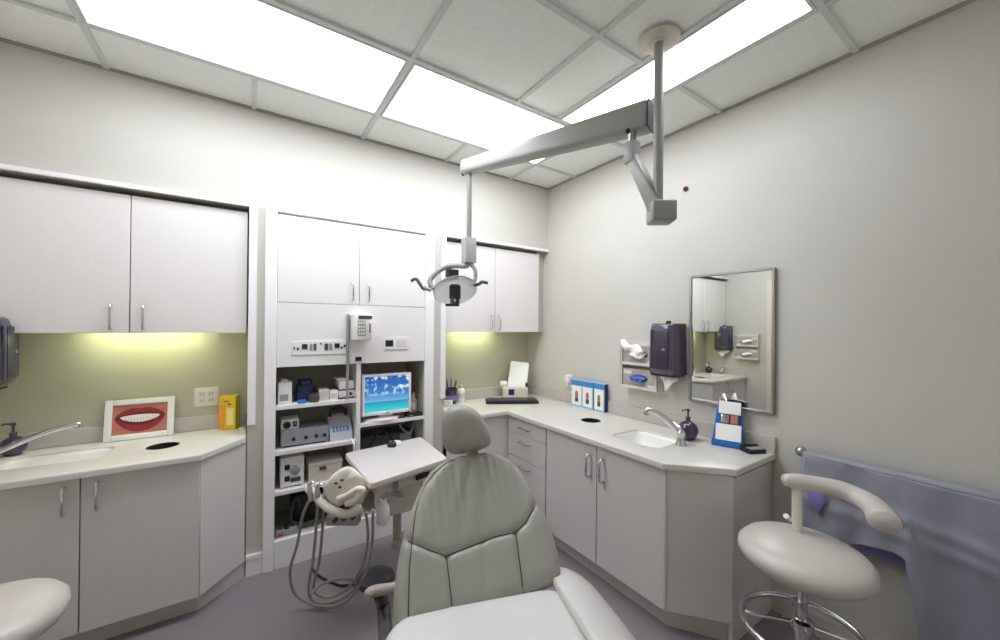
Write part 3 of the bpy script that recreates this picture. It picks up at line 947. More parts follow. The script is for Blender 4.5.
# local: +x width, -y front
prof = [(-.060, 0), (-.066, .018), (-.062, .034), (-.054, .034), (-.050, .020), (-.036, .028), (-.012, .100), (.006, .175), (.020, .240), (.030, .243), (.020, .170), (.004, .09), (.002, .0)]
bb = MB()
wq = [.078 - .10 * max(0, p[1] - .03) for p in prof]
A = [bb.bm.verts.new(Tn @ V((-w_, p[0], p[1]))) for p, w_ in zip(prof, wq)]
B = [bb.bm.verts.new(Tn @ V((w_, p[0], p[1]))) for p, w_ in zip(prof, wq)]
n = len(prof)
bb.bm.faces.new(A); bb.bm.faces.new(B[::-1])
for i in range(n):
    bb.bm.faces.new((A[i], A[(i + 1) % n], B[(i + 1) % n], B[i]))
bb.build('stand', 'blue', t)
TK = Tn @ Matrix.Translation((0, -.05, .03)) @ Matrix.Rotation(math.radians(-16), 4, 'X')
MB().box(-.060, .066, -.012, .004, .004, .095, .002, 1, M=TK).build('lower_cards', 'paper', t)
MB().box(-.050, .060, -.010, .002, .152, .222, .002, 1, M=TK).build('upper_card', 'paper', t)
MB().box(-.038, .004, -.008, .006, .10, .148, .005, 2, M=TK).build('clip', 'chrome', t)
MB().box(.010, .048, -.006, .006, .10, .150, .002, 1, M=TK).build('picture', 'skin', t)
c1 = at(753, 452, 'z', CT)
t = thing('small_tray', 'small flat black tray at the very end of the right counter', 'tray', (c1.x, c1.y, CT), math.radians(-25))
MB().box(-.05, .05, -.034, .034, 0, .020, .006, 2).build('base', 'black', t, local=True)
MB().box(-.05, .05, .02, .034, .018, .032, .004, 2).box(-.05, -.04, -.03, .02, .018, .026, .003, 1).build('rim', 'black', t, local=True)
MB().box(-.036, .044, -.026, .016, .020, .023).build('card', 'grey', t, local=True)

# three blue-white cartons by the outlet
pa, pb = at(571, 405, 'z', CT), at(605, 413, 'z', CT)
dirv = (pb - pa)
yaw3 = math.atan2(dirv.y, dirv.x)
wd = dirv.length / 3
names = ['left', 'middle', 'right']
lbls = ['blue and white carton nearest the wall outlet with the white plug', 'blue and white carton in the middle of the three on the counter', 'blue and white carton of the three nearest the waste hole']
hh3 = at(572, 379, 'y', pa.y).z - CT
first = None
for k in range(3):
    c_ = pa + dirv * ((k + .5) / 3)
    rz = yaw3 + math.radians((6, 0, -6)[k])
    nrm = V((-math.sin(yaw3), math.cos(yaw3), 0))
    c_ = c_ + nrm * .02
    if first is None:
        first = thing('product_carton', lbls[0], 'carton', (c_.x, c_.y, CT), rz, 'blue and white cartons on the right counter')
        h2 = wd * .485
        MB().box(-h2, h2, -.018, .018, 0, hh3, .0015, 1).build('box', 'ltblue', first, local=True)
        MB().box(-h2 * .98, h2 * .98, -.0195, -.018, hh3 * .80, hh3 * .985).build('top_band', 'midblue', first, local=True)
        p = MB().box(-h2 * .86, h2 * .80, -.0195, -.018, hh3 * .06, hh3 * .78).build('front_panel', 'paper', first, local=True)
        MB().prism([(.016 * math.cos(q * PI / 8), .034 * math.sin(q * PI / 8)) for q in range(16)], 0, .001,
                   M=Matrix.Translation((0, -.0195, hh3 * .45)) @ Matrix.Rotation(PI / 2, 4, 'X')).build('picture', 'skin', p, local=True)
        MB().box(-.014, .016, -.0215, -.0195, hh3 * .18, hh3 * .34).build('picture_patch', 'dgrey', p, local=True)
        MB().box(h2, h2 + .0012, -.0175, .0175, .001, hh3 - .001).build('side_panel', 'navy', first, local=True)
    else:
        dup(first, (c_.x, c_.y, CT), rz, lbls[k])
oc = at(570, 381, 'x', XB)
t = outlet('wall outlet with a white plug above the blue and white cartons', (XB, oc.y, oc.z), (-1, 0, 0), (0, 1, 0), 1)
MB().box(XB - .05, XB - .008, oc.y - .035, oc.y + .02, oc.z - .01, oc.z + .05, .006, 2).build('plug_adapter', 'white', t)

# keyboard
ka, kb_ = at(486, 404.5, 'z', CT), at(539, 404, 'z', CT)
kd = kb_ - ka
rz = math.atan2(kd.y, kd.x)
kc = (ka + kb_) / 2 + V((-math.sin(rz), math.cos(rz), 0)) * .085
kl = kd.length
t = thing('keyboard', 'black computer keyboard lying in the counter corner', 'keyboard', (kc.x, kc.y, CT), rz)
MB().box(-kl / 2, kl / 2, -.085, .085, 0, .022, .006, 2).build('case', 'black', t, local=True)
kk = MB()
for i in range(18):
    for j in range(5):
        x = -kl / 2 + .02 + i * (kl - .04) / 18
        kk.box(x, x + (kl - .04) / 18 - .004, -.07 + j * .026, -.07 + j * .026 + .021, .022, .030, .002, 1)
kk.build('keys', 'dgrey', t, local=True)
MB().box(-kl / 2 + .02, kl / 2 - .02, .065, .078, .022, .027).build('function_strip', 'grey', t, local=True)

# document stand / printer
dcn = at(517, 392, 'y', 2.80)
t = thing('label_printer', 'small beige printer with an upright white sheet behind the keyboard', 'printer', (2.02, 2.79, CT), math.radians(-36))
MB().box(-.115, .115, -.05, .05, 0, .095, .012, 3).build('case', 'beige', t, local=True)
R_ = Matrix.Translation((.012, .0, .08)) @ Matrix.Rotation(math.radians(-18), 4, 'X') @ Matrix.Rotation(math.radians(7), 4, 'Y')
MB().box(-.082, .082, -.003, .003, 0, .245, M=R_).build('sheet', 'paper', t, local=True)
MB().box(-.088, .088, .003, .010, -.01, .232, .003, 1, M=R_).build('paper_support', 'offwhite', t, local=True)
MB().box(-.060, -.008, -.053, -.048, .025, .078, .002, 1).build('blue_label', 'navy', t, local=True)
MB().cyl((-.135, -.01, .115), (-.075, -.01, .115), .030, n=20).build('roll', 'white', t, local=True)
MB().box(.090, .118, -.02, .04, .06, .13, .004, 1).build('feeder', 'dgrey', t, local=True)

# pens cup etc.
pc_ = V((1.398, 2.835, CT))
t = thing('pen_cup', 'dark purple pen cup full of pens at the end of the corner counter', 'pen cup', pc_)
MB().lathe([(.046, CT), (.048, CT + .003), (.052, CT + .125), (.050, CT + .125), (.046, CT + .01)], (pc_.x, pc_.y, 0), 24).build('cup', 'purple', t)
MB().lathe([(.0497, CT + .03), (.0512, CT + .07)], (pc_.x, pc_.y, 0), 24, cap=False).build('band', 'lining', t)
pens = [('black', -.026, -.01, -.02, .205), ('blue', .0, .014, .008, .215), ('red', .022, -.01, .016, .19), ('dgrey', .028, .014, .03, .185), ('beige', -.014, .024, -.03, .20)]
for i, (mm, dx, dy, lean, zz) in enumerate(pens):
    nm = ('black', 'blue', 'red', 'grey', 'beige')[i]
    p = thing('pen', f'{nm} pen standing in the dark purple cup', 'pen', (pc_.x + dx * .7, pc_.y + dy * .7, CT + .012), 0, 'pens in the cup')
    A = V((pc_.x + dx * .6, pc_.y + dy * .6, CT + .012)); B = V((pc_.x + dx + lean, pc_.y + dy, CT + zz))
    MB().cyl(A, A.lerp(B, .86), .0055, n=10).build('barrel', mm, p)
    MB().cyl(A.lerp(B, .86), B, .0048, .003, n=10).build('cap', mm, p)
t = thing('spray_bottle', 'small white bottle right of the pen cup', 'bottle', (1.505, 2.865, CT))
MB().lathe([(.029, CT), (.033, CT + .004), (.033, CT + .095), (.024, CT + .11), (.014, CT + .114)], (1.505, 2.865, 0), 22).build('body', 'white', t)
MB().lathe([(.017, CT + .112), (.017, CT + .138), (.014, CT + .14)], (1.505, 2.865, 0), 20).build('cap', 'beige', t)
MB().lathe([(.0335, CT + .03), (.0335, CT + .075)], (1.505, 2.865, 0), 22, cap=False).build('label_band', 'beige', t)
t = thing('card_box', 'little white box in front of the pen cup', 'box', (1.335, 2.76, CT), math.radians(-20))
MB().box(-.035, .035, -.025, .025, 0, .036, .003, 1).build('box', 'white', t, local=True)
MB().box(-.036, .036, -.026, .026, .036, .044, .002, 1).build('lid', 'pink', t, local=True)


# ------------------------------------------------------------------ things on the walls
def towel(lb, x, y, nx, w=.195, zb=1.165, h=.32, d=.17):
    """nx: +1 / -1 direction the front faces along x"""
    R = Matrix.Translation((x, y, zb)) @ (Matrix.Rotation(PI / 2, 4, 'Z') if nx < 0 else Matrix.Rotation(-PI / 2, 4, 'Z'))
    # local: +y = out of the wall after rotation handled below
    t = thing('towel_dispenser', lb, 'paper towel dispenser', (x, y, zb), PI / 2 if nx < 0 else -PI / 2, 'smoked paper towel dispensers')
    b = MB()
    rows = [(0.0, .80, .0), (.04, .92, .0), (.12, 1.0, 0), (.5, 1.0, .0), (.88, .97, 0), (.96, .92, 0), (1.0, .84, 0)]
    rings = []
    for f_, s_, _ in rows:
        dd = d * s_
        ww = w / 2 * (1 - .10 * f_)
        P = [(ww, 0), (ww, dd * .55), (ww * .96, dd * .78), (ww * .80, dd * .93), (ww * .5, dd), (-ww * .5, dd), (-ww * .80, dd * .93), (-ww * .96, dd * .78), (-ww, dd * .55), (-ww, 0)]
        rings.append([b.bm.verts.new((p[0], p[1], h * f_)) for p in P])
    for A, B in zip(rings, rings[1:]):
        for j in range(10):
            b.bm.faces.new((A[j], A[(j + 1) % 10], B[(j + 1) % 10], B[j]))
    b.bm.faces.new(rings[0][::-1]); b.bm.faces.new(rings[-1])
    b.build('cover', 'smoke', t, local=True, sharp=50)
    MB().box(-w * .30, w * .22, d * .995, d + .004, h * .14, h * .86, .004, 2).build('window', 'smoke2', t, local=True)
    MB().box(w * .26, w * .33, d * .96, d + .003, h * .12, h * .88, .002, 1).build('cover_rib', 'dgrey', t, local=True)  # raised dark grey rib down the front of the cover
    MB().box(-w * .45, w * .45, .01, d * .78, -.012, .004, .004, 1).build('tear_bar', 'black', t, local=True)
    # hanging towel
    def fn(a, b_):
        return ((-w * .38 + w * .76 * a), d * .45 + .03 * math.sin(a * 5) * b_, -.004 - b_ * (.035 + .065 * math.sin(a * PI) ** 2 * (1 if a < .55 else .5)))
    g_ = MB(); g_.grid(fn, 16, 6)
    o = g_.build('towel', 'paper', t, local=True)
    sm = o.modifiers.new('thickness', 'SOLIDIFY'); sm.thickness = .003
    MB().box(-.012, .012, d * .25, d * .42, h, h + .018, .003, 1).build('lock', 'black', t, local=True)
    MB().box(-w * .2, -w * .1, d + .004, d + .006, h * .48, h * .52).build('badge', 'grey', t, local=True)
    return t


d0 = towel('dark smoked paper towel dispenser on the right wall left of the mirror', XB, 1.412, -1, d=.145)
d2 = towel('dark smoked paper towel dispenser seen in the mirror above the other basin', XC, 2.66, 1)


def glove_rack(lb, x, y, z, rz, grp='wall racks for glove boxes', w=.29, h=.165, d=.075):
    t = thing('glove_box_rack', lb, 'rack', (x, y, z), rz, grp)
    b = MB()
    b.box(-w / 2, w / 2, 0, .003, 0, h).box(-w / 2, w / 2, .003, d, 0, .004)
    b.box(-w / 2, -w / 2 + .004, .003, d, .004, h).box(w / 2 - .004, w / 2, .003, d, .004, h)
    b.build('tray', 'acrylic', t, local=True)
    e = MB()
    e.box(-w / 2, w / 2, d - .004, d, .004, .02).box(-w / 2, -w / 2 + .012, d - .004, d, .02, h).box(w / 2 - .012, w / 2, d - .004, d, .02, h)
    e.build('front_lip', 'acrylic', t, local=True)
    return t


def glove_box(lb, x, y, z, rz, glove, grp='glove boxes in the wall racks', w=.272, h=.135, d=.060):
    t = thing('glove_box', lb, 'glove box', (x, y, z), rz, grp)
    b = MB()
    b.box(-w / 2, w / 2, .004, .004 + d, .0045, h, .002, 1)
    b.build('carton', 'glovebox', t, local=True)
    n = 28
    yb = .004 + d
    MB().prism([(.07 * math.cos(2 * PI * k / n), .024 * math.sin(2 * PI * k / n)) for k in range(n)], 0, .0015, M=Matrix.Translation((0, yb, h * .55)) @ Matrix.Rotation(-PI / 2, 4, 'X')).build('opening', 'dgrey', t, local=True)
    def fn(a, c_):
        an = 2 * PI * a
        rr = math.sin(c_ * PI * .5)
        return (.062 * rr * math.cos(an) * (1 + .25 * math.sin(3 * an + 1)), yb + .001 + .030 * (1 - c_ ** 2) * (1 + .3 * math.sin(2 * an)) , h * .55 + .020 * rr * math.sin(an) * (1 + .35 * math.sin(2 * an)) - .018 * (1 - c_))
    g_ = MB(); g_.grid(fn, 24, 7, closed_u=True)
    g_.build('glove', glove, t, local=True)
    MB().box(-w * .46, -w * .25, yb, yb + .001, h * .1, h * .28).box(w * .22, w * .46, yb, yb + .001, h * .72, h * .9).build('print_panels', 'offwhite', t, local=True)
    return t


gy = 1.618
zA, zB = 1.200, 1.040
RZ = PI / 2          # local +y -> world -x
glove_rack('upper clear rack on the right wall with a white glove spilling out', XB, gy, zA, RZ)
glove_rack('lower clear rack on the right wall holding the box with blue gloves', XB, gy, zB, RZ)
glove_box('glove box with crumpled white glove in the upper rack on the right wall', XB, gy, zA, RZ, 'glovewhite')
glove_box('glove box with a blue glove poking out in the lower rack', XB, gy, zB, RZ, 'gloveblue')
# a loose white glove draped over the top box
def fn(a, b_):
    wv = .010 * math.sin(a * 11 + b_ * 4)
    return (XB - .082 - .012 * math.sin(b_ * PI) + wv * .6, gy + .135 - .19 * a, zA + .172 - .055 * a - (.03 + .045 * math.sin(a * PI)) * b_ + wv)
g_ = MB(); g_.grid(fn, 22, 9)
o = g_.build('loose_glove', 'glovewhite', loc=(XB - .09, gy + .06, zA + .11))
sm = o.modifiers.new('thickness', 'SOLIDIFY'); sm.thickness = .006
tag(o, 'loose crumpled white glove draped over the upper rack on the right wall', 'glove')
for z, lb1, lb2 in ((1.215, 'upper glove rack seen in the mirror', 'upper glove box with white glove seen in the mirror'), (1.045, 'lower glove rack seen in the mirror', 'lower glove box with white glove seen in the mirror')):
    glove_rack(lb1, XC, 2.37, z, -PI / 2)
    glove_box(lb2, XC, 2.37, z, -PI / 2, 'glovewhite')

# mirror
my0, my1, mz0, mz1 = .837, 1.295, 1.012, 1.778
t = thing('wall_mirror', 'rectangular wall mirror in a thin metal frame on the right wall', 'mirror', (XB, (my0 + my1) / 2, mz0))
f = MB(); fw, fd = .014, .022
f.box(XB - fd, XB, my0, my0 + fw, mz0, mz1, .003, 1).box(XB - fd, XB, my1 - fw, my1, mz0, mz1, .003, 1)
f.box(XB - fd, XB, my0 + fw, my1 - fw, mz0, mz0 + fw, .003, 1).box(XB - fd, XB, my0 + fw, my1 - fw, mz1 - fw, mz1, .003, 1)
f.build('frame', 'steel', t)
MB().box(XB - .012, XB - .001, my0 + fw, my1 - fw, mz0 + fw, mz1 - fw).build('glass', 'mirror', t)
rd = at(686, 189, 'x', XB)
t = thing('wall_button', 'tiny dark red knob high on the right wall beside the lamp post', 'wall knob', (XB, rd.y, rd.z))
MB().cyl((XB, rd.y, rd.z), (XB - .006, rd.y, rd.z), .016).build('rose', 'dgrey', t)
MB().sphere((XB - .012, rd.y, rd.z), .012, 14).build('knob', 'knobred', t)

# ================================================================== DENTAL LIGHT
t = thing('dental_light', 'ceiling-mounted dental operating light on a jointed grey arm', 'dental light', (1.47, 1.01, CEIL))
px, py = 1.470, .988
MB().lathe([(.085, CEIL), (.085, CEIL - .006), (.070, CEIL - .012), (.04, CEIL - .014), (.04, CEIL - .018)], (px, py, 0), 32).build('canopy', 'beige', t)
MB().cyl((px, py, CEIL - .01), (px, py, 2.0), .0205, n=24).build('post', 'armgrey', t)
MB().lathe([(.021, 0), (.021, .03)], (px, py, 2.0), 24).build('collar', 'steel', t)
# block at the foot of the post
K = Matrix.Translation((px + .012, py - .008, 1.958)) @ Matrix.Rotation(math.radians(-38), 4, 'Z')
MB().box(-.052, .052, -.05, .05, -.045, .045, .012, 3, M=K).build('pivot_block', 'armgrey', t)
J = at(632, 152, 'Z', 1.76)
# lower arm
A, B = V((px - .01, py, 1.975)), V((J.x, J.y, J.z - .02))
d = (B - A).normalized()


def beam(A, B, w0, w1, h0, h1, bev=.006, seg=2):
    A, B = V(A), V(B)
    d = (B - A).normalized()
    s_ = d.cross(V((0, 0, 1))).normalized()
    u_ = s_.cross(d)
    b = MB()
    vs = []
    for P_, w_, h_ in ((A, w0, h0), (B, w1, h1)):
        vs += [b.bm.verts.new(P_ + s_ * (w_ / 2 * i) + u_ * (h_ / 2 * j)) for i, j in ((-1, -1), (1, -1), (1, 1), (-1, 1))]
    for f_ in ((0, 1, 2, 3), (7, 6, 5, 4), (0, 4, 5, 1), (1, 5, 6, 2), (2, 6, 7, 3), (3, 7, 4, 0)):
        b.bm.faces.new([vs[i] for i in f_])
    if bev:
        bmesh.ops.bevel(b.bm, geom=b.bm.edges[:], offset=bev, segments=seg, profile=.5, affect='EDGES')
    return b


beam(A, B, .05, .045, .062, .050).build('lower_arm', 'armgrey', t)
MB().box(J.x - .028, J.x + .028, J.y - .028, J.y + .028, J.z - .055, J.z + .045, .006, 2).build('elbow', 'armgrey', t)
MB().cyl((J.x, J.y, J.z + .04), (J.x, J.y, J.z + .13), .018).build('elbow_pin', 'steel', t)
E0, E1 = at(651, 116, 'Z', 1.73), at(463, 168.5, 'Z', 2.46)
beam(E0, E1, .10, .075, .132, .088, .022, 4).build('balance_arm', 'armgrey', t)
e = (E1 - E0).normalized()
beam(E0 - e * .003, E0 + e * .006, .094, .094, .124, .124, .003, 1).build('arm_end_cap', 'dgrey', t)
MB().sphere(at(628, 131, 'Z', 1.70), .012, 12).build('adjust_knob', 'black', t)
Rp = at(469.5, 178, 'Z', 2.43)
rx, ry = Rp.x, Rp.y
zr = Rp.z
zrb = at(469, 240, 'Z', 2.43).z
MB().cyl((rx, ry, zr + .03), (rx, ry, zrb), .0165, n=18).build('drop_rod', 'rodgrey', t)
MB().sphere((E1.x, E1.y, E1.z - .036), .012, 12).build('end_screw', 'dgrey', t)
zs = at(469, 263, 'Z', 2.43).z
MB().prism(rrect(rx - .040, rx + .040, ry - .036, ry + .036, .012), zs, zrb + .012, bev=.006).build('swivel', 'armgrey', t)
# head
hc = at(455, 290, 'Z', 2.40)
# yoke from the swivel to the head
lf = at(425, 283, 'Z', 2.40)
MB().tube(spline([(rx, ry, zs + .01), at(466, 266, 'Z', 2.42), at(450, 266, 'Z', 2.41), at(437, 272, 'Z', 2.40), at(430, 281, 'Z', 2.39), at(433, 289, 'Z', 2.38)], 6), .017, 12).build('yoke_arm', 'armgrey', t)
MB().tube(spline([at(470, 263, 'Z', 2.42), at(475, 270, 'Z', 2.42), at(475, 279, 'Z', 2.42), at(471, 285, 'Z', 2.41)], 5), .013, 10).build('yoke_arm', 'armgrey', t)
# reflector dish: opening turned towards the room and slightly down
axis = (V((-fwd.x, -fwd.y, 0)).normalized() * .66 + V((0, 0, -.75))).normalized()
q = V((0, 0, 1)).rotation_difference(axis).to_matrix().to_4x4()
prof = [(k_ * 1.2, z_ * 1.2) for k_, z_ in ((.012, -.055), (.05, -.046), (.085, -.025), (.108, 0.0), (.112, .006), (.107, .008), (.082, -.014), (.05, -.034), (.012, -.043))]
hd = MB().lathe(prof, hc, 40, sx=1.12, sy=.86, M=q, cap=True).build('reflector', 'lampglass', t)
MB().box(-.034, .034, -.034, .034, -.075, -.025, .008, 2, M=Matrix.Translation(at(452, 272, 'Z', 2.42)) @ Matrix.Translation((0, 0, .04))).build('rear_housing', 'black', t)
bm_ = Matrix.Translation(hc + axis * .012) @ q
b = MB().lathe([(.024, -.085), (.030, -.080), (.030, -.055), (.036, -.050), (.036, .030), (.026, .040)], hc + V((0, 0, -.005)), 24).build('bulb_shield', 'black', t)
MB().cyl(hc + V((0, 0, -.068)) - fwd * .028, hc + V((0, 0, -.068)) - fwd * .036, .011, n=16).build('bulb_cap', 'cream', b)
MB().box(-.042, .042, -.016, .016, -.008, .008, .003, 1, M=Matrix.Translation(at(452.5, 305, 'Z', 2.36)) @ Matrix.Rotation(-YAW, 4, 'Z')).build('shield_bar', 'black', t)
MB().cyl(at(452.5, 298, 'Z', 2.355), at(452.5, 305, 'Z', 2.36), .010, n=10).build('shield_stem', 'dgrey', t)
for pts in ([(431, 287), (424, 289), (420, 284), (416, 279), (411, 281)], [(474, 285), (479, 284), (482, 282), (488, 283)]):
    MB().tube(spline([at(u, v, 'Z', 2.36) for u, v in pts], 6), .010, 10).build('grip', 'dgrey', t)
MB().tube([at(424, 287.5, 'Z', 2.355), at(431, 290, 'Z', 2.355)], .013, 10).build('grip_joint', 'armgrey', t)

# ================================================================== DENTAL CHAIR
head = math.radians(34.04 - 15)
cdir = V((math.sin(head), math.cos(head), 0))          # from seat towards head
cr = V((math.cos(head), -math.sin(head), 0))           # chair's image-right
Bc = at(484, 598, 'Z', 1.06)
rec = math.radians(46)
ut = (cdir * math.cos(rec) + V((0, 0, 1)) * math.sin(rec)).normalized()   # up along the back
nn = cr.cross(ut).normalized()
if nn.dot(V((0, -1, .5))) < 0:
    nn = -nn                                           # towards the sitter / camera
t = thing('dental_chair', 'reclined grey-green dental chair with stitched backrest and round headrest', 'dental chair', (Bc.x - cdir.x * .3, Bc.y - cdir.y * .3, 0))


def on_back(u, v):
    d = fwd + rgt * ((u - CX) / F_PX) - up * ((v - V0) / F_PX)
    k = (Bc - CAM).dot(nn) / d.dot(nn)
    p = CAM + d * k - Bc
    return p.dot(cr), p.dot(ut)


left = [(396, 606), (397, 590), (400, 572), (404, 552), (409, 532), (417, 509), (427, 486), (438, 468), (449, 459), (462, 454), (474, 452)]
right = [(566, 590), (563, 572), (559, 556), (553, 540), (546, 524), (537, 505), (527, 486), (517, 469), (507, 458), (497, 453), (486, 451)]
LP, RP = [on_back(*p) for p in left], [on_back(*p) for p in right]
top_t = max(on_back(480, 450.5)[1], LP[-1][1] + .004, RP[-1][1] + .004)

_lo = [(-.3, -.16), (-.24, -.14), (on_back(470, 611)[0], on_back(470, 611)[1]), (on_back(520, 596)[0], on_back(520, 596)[1]), (on_back(563, 578)[0], on_back(563, 578)[1])]
tmin = _lo[2][1]


def tlow(a):
    # the lower hem of the backrest climbs towards one side
    x_ = _lo[2][0] * 1.0
    pts_ = [(0, -.10), (.12, tmin - .012), (.44, tmin), (.70, _lo[3][1]), (1.0, _lo[4][1])]
    for (a0_, b0_), (a1_, b1_) in zip(pts_, pts_[1:]):
        if a <= a1_:
            return b0_ + (b1_ - b0_) * (a - a0_) / (a1_ - a0_)
    return pts_[-1][1]




def interp(T_, pts):
    pts = sorted(pts, key=lambda p: p[1])
    if T_ <= pts[0][1]:
        return pts[0][0]
    for a, b in zip(pts, pts[1:]):
        if T_ <= b[1]:
            return a[0] + (b[0] - a[0]) * (T_ - a[1]) / max(1e-6, b[1] - a[1])
    return pts[-1][0]


mid_top = (LP[-1][0] + RP[-1][0]) / 2
top_t += .012


def grow(q):
    return .006 + .024 * max(0, min(1, q / .38))


LPx = [(p[0] - grow(p[1]), p[1]) for p in LP] + [(mid_top - .03, top_t)]
RPx = [(p[0] + grow(p[1]) * .9 + .012 * math.exp(-((p[1] - .17) / .1) ** 2), p[1]) for p in RP] + [(mid_top + .03, top_t)]
seams = [[on_back(*p) for p in s_] for s_ in (
    [(403, 535), (413, 541), (430, 549), (447, 554), (470, 545), (495, 535), (517, 530), (527, 521), (537, 502)],
    [(447, 554), (450, 580), (453, 607), (455, 640)], [(517, 530), (521, 560), (525, 590), (530, 640)], [(484, 541), (486, 570), (487, 607), (487, 640)],
    [(455, 457), (446, 461), (437.5, 468), (428, 479), (421, 489), (415.5, 511), (412, 541), (409.5, 567), (408.6, 605), (408, 640)])]
SD = (.007, .007, .007, .003, .006)


def dseg(p, a, b):
    ax, ay = b[0] - a[0], b[1] - a[1]
    L2 = ax * ax + ay * ay + 1e-12
    k = max(0, min(1, ((p[0] - a[0]) * ax + (p[1] - a[1]) * ay) / L2))
    return math.hypot(p[0] - a[0] - k * ax, p[1] - a[1] - k * ay)


NU, NV = 110, 120
THK = .085


def back_pt(a, b_, front=True):
    tl = tlow(a)
    tt = tl + (top_t - tl) * (1 - (1 - b_) ** 1.5)
    l, r_ = interp(tt, LPx), interp(tt, RPx)
    s_ = l + (r_ - l) * a
    e1 = min(a, 1 - a) * (r_ - l)
    e2 = (top_t - tt)
    ed = min(e1, e2 * 1.1, tt - tl + .012)
    edge = math.sqrt(max(0, 1 - (1 - min(1, ed / .055)) ** 2))
    if not front:
        return s_, tt, edge
    h = .055 * edge
    x_ = (a - .5) * 2
    h -= .012 * (1 - x_ * x_) * edge                 # shallow dish across the back
    for sm_, dp in zip(seams, SD):
        dd = min(dseg((s_, tt), p, q_) for p, q_ in zip(sm_, sm_[1:]))
        h -= dp * math.exp(-(dd / .0075) ** 2)
        h -= dp * .5 * math.exp(-(dd / .02) ** 2)
    # gathered folds on the yoke
    wr = max(0, min(1, (tt - .12) / .15)) * min(1, max(0, (top_t - tt) / .06))
    sf_ = (s_ - .01) / (1.25 - 1.2 * (tt - .12))
    h += .0046 * wr * math.sin(sf_ * 105 + 3 * math.sin(tt * 9)) * (.5 + .5 * math.sin(sf_ * 31 + 2)) + .0016 * wr * math.sin(s_ * 230 + 9 * tt)
    return s_, tt, h


b = MB()


def W(s_, tt, h):
    return Bc + cr * s_ + ut * tt + nn * (h - .055)


rows = b.grid(lambda a, c_: W(*back_pt(a, c_)), NU, NV)


def fb(a, c_):
    s_, tt, e_ = back_pt(a, c_, False)
    return W(s_ * 1.0, tt, -THK * e_ * .9)


rb = b.grid(fb, NU, NV)
for i in range(NU - 1):
    b.bm.faces.new((rows[i][-1], rows[i + 1][-1], rb[i + 1][-1], rb[i][-1]))
    b.bm.faces.new((rows[i][0], rb[i][0], rb[i + 1][0], rows[i + 1][0]))
for j in range(NV - 1):
    b.bm.faces.new((rows[0][j], rows[0][j + 1], rb[0][j + 1], rb[0][j]))
    b.bm.faces.new((rows[-1][j], rb[-1][j], rb[-1][j + 1], rows[-1][j + 1]))
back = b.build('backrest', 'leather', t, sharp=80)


def surf(p):
    # height of the cushion over (s,t)
    tt = p[1]
    l, r_ = interp(tt, LPx), interp(tt, RPx)
    a = (p[0] - l) / (r_ - l)
    tl = tlow(max(0, min(1, a)))
    b_ = 1 - (1 - max(0, (tt - tl) / (top_t - tl))) ** (1 / 1.5)
    return back_pt(max(.001, min(.999, a)), max(0, min(1, b_)))[2]


for sm_ in seams[:3] + seams[4:]:
    pts = []
    for p, q_ in zip(sm_, sm_[1:]):
        for k in range(6):
            pts.append((p[0] + (q_[0] - p[0]) * k / 6, p[1] + (q_[1] - p[1]) * k / 6))
    pts = [p for p in pts + [sm_[-1]] if interp(p[1], LPx) + .015 < p[0] < interp(p[1], RPx) - .03 and p[1] > tlow((p[0] - interp(p[1], LPx)) / (interp(p[1], RPx) - interp(p[1], LPx))) + .012]
    MB().tube([W(p[0], p[1], surf(p) + .0004) for p in pts], .0017, 6).build('seam', 'seam', back)
# headrest: a rounded cushion, wider at the lower right
hcn = at(465, 431, 'Z', 1.40)
hr = [(440, 428), (441, 418), (446, 409), (455, 404.5), (466, 405), (476, 410), (484, 420), (490, 432), (492, 441), (488, 447), (478, 451), (466, 454), (455, 455), (447, 452), (441, 441)]


def on_head(u, v):
    p = at(u, v, 'Z', 1.40) - hcn
    return V((p.dot(rgt), p.dot(up)))


ol = [on_head(*p) for p in hr]
ol3 = spline([V((p.x, p.y, 0)) for p in ol] + [V((ol[0].x, ol[0].y, 0))], 4)[:-1]
b = MB()
rings = []
hn = (-fwd + V((0, 0, .25))).normalized()
prof = [(.0, .062), (.35, .058), (.62, .048), (.82, .032), (.94, .014), (1.0, -.008), (.97, -.030), (.85, -.048), (.5, -.058), (0, -.06)]
for k, h in prof:
    if k == 0:
        rings.append([b.bm.verts.new(hcn + hn * h)])
    else:
        rings.append([b.bm.verts.new(hcn + rgt * (p.x * k) + up * (p.y * k) + hn * h) for p in ol3])
n = len(ol3)
for A, B in zip(rings, rings[1:]):
    for j in range(n):
        if len(A) == 1:
            b.bm.faces.new((A[0], B[j], B[(j + 1) % n]))
        elif len(B) == 1:
            b.bm.faces.new((A[j], A[(j + 1) % n], B[0]))
        else:
            b.bm.faces.new((A[j], A[(j + 1) % n], B[(j + 1) % n], B[j]))
o = b.build('headrest', 'leather', t, sharp=180)
sb = o.modifiers.new('round', 'SUBSURF'); sb.levels = 1; sb.render_levels = 1
tp = W((LP[-1][0] + RP[-1][0]) / 2, top_t, 0)
beam(tp - ut * .12 - nn * .01, hcn - hn * .03, .05, .05, .014, .014, .004, 2).build('headrest_post', 'steel', t)
# seat in front of (below) the back
sc_ = Bc - cdir * .33 + V((0, 0, -.10))


def seat_fn(a, c_):
    pass


sb_ = MB()
R_ = Matrix((cr, cdir, V((0, 0, 1)))).transposed().to_4x4()
R_.translation = V((sc_.x, sc_.y, 0))
zt_ = Bc.z - .012
sb_.prism(rrect(-.27, .27, -.55, .36, .10, 8), zt_ - .09, zt_, bev=.035, seg=5, M=R_)
sb_.build('seat', 'vinyl_lit', t)
MB().prism(rrect(-.285, .285, -.56, .34, .11, 8), zt_ - .15, zt_ - .085, bev=.02, seg=3, M=R_).build('seat_shell', 'shell', t)
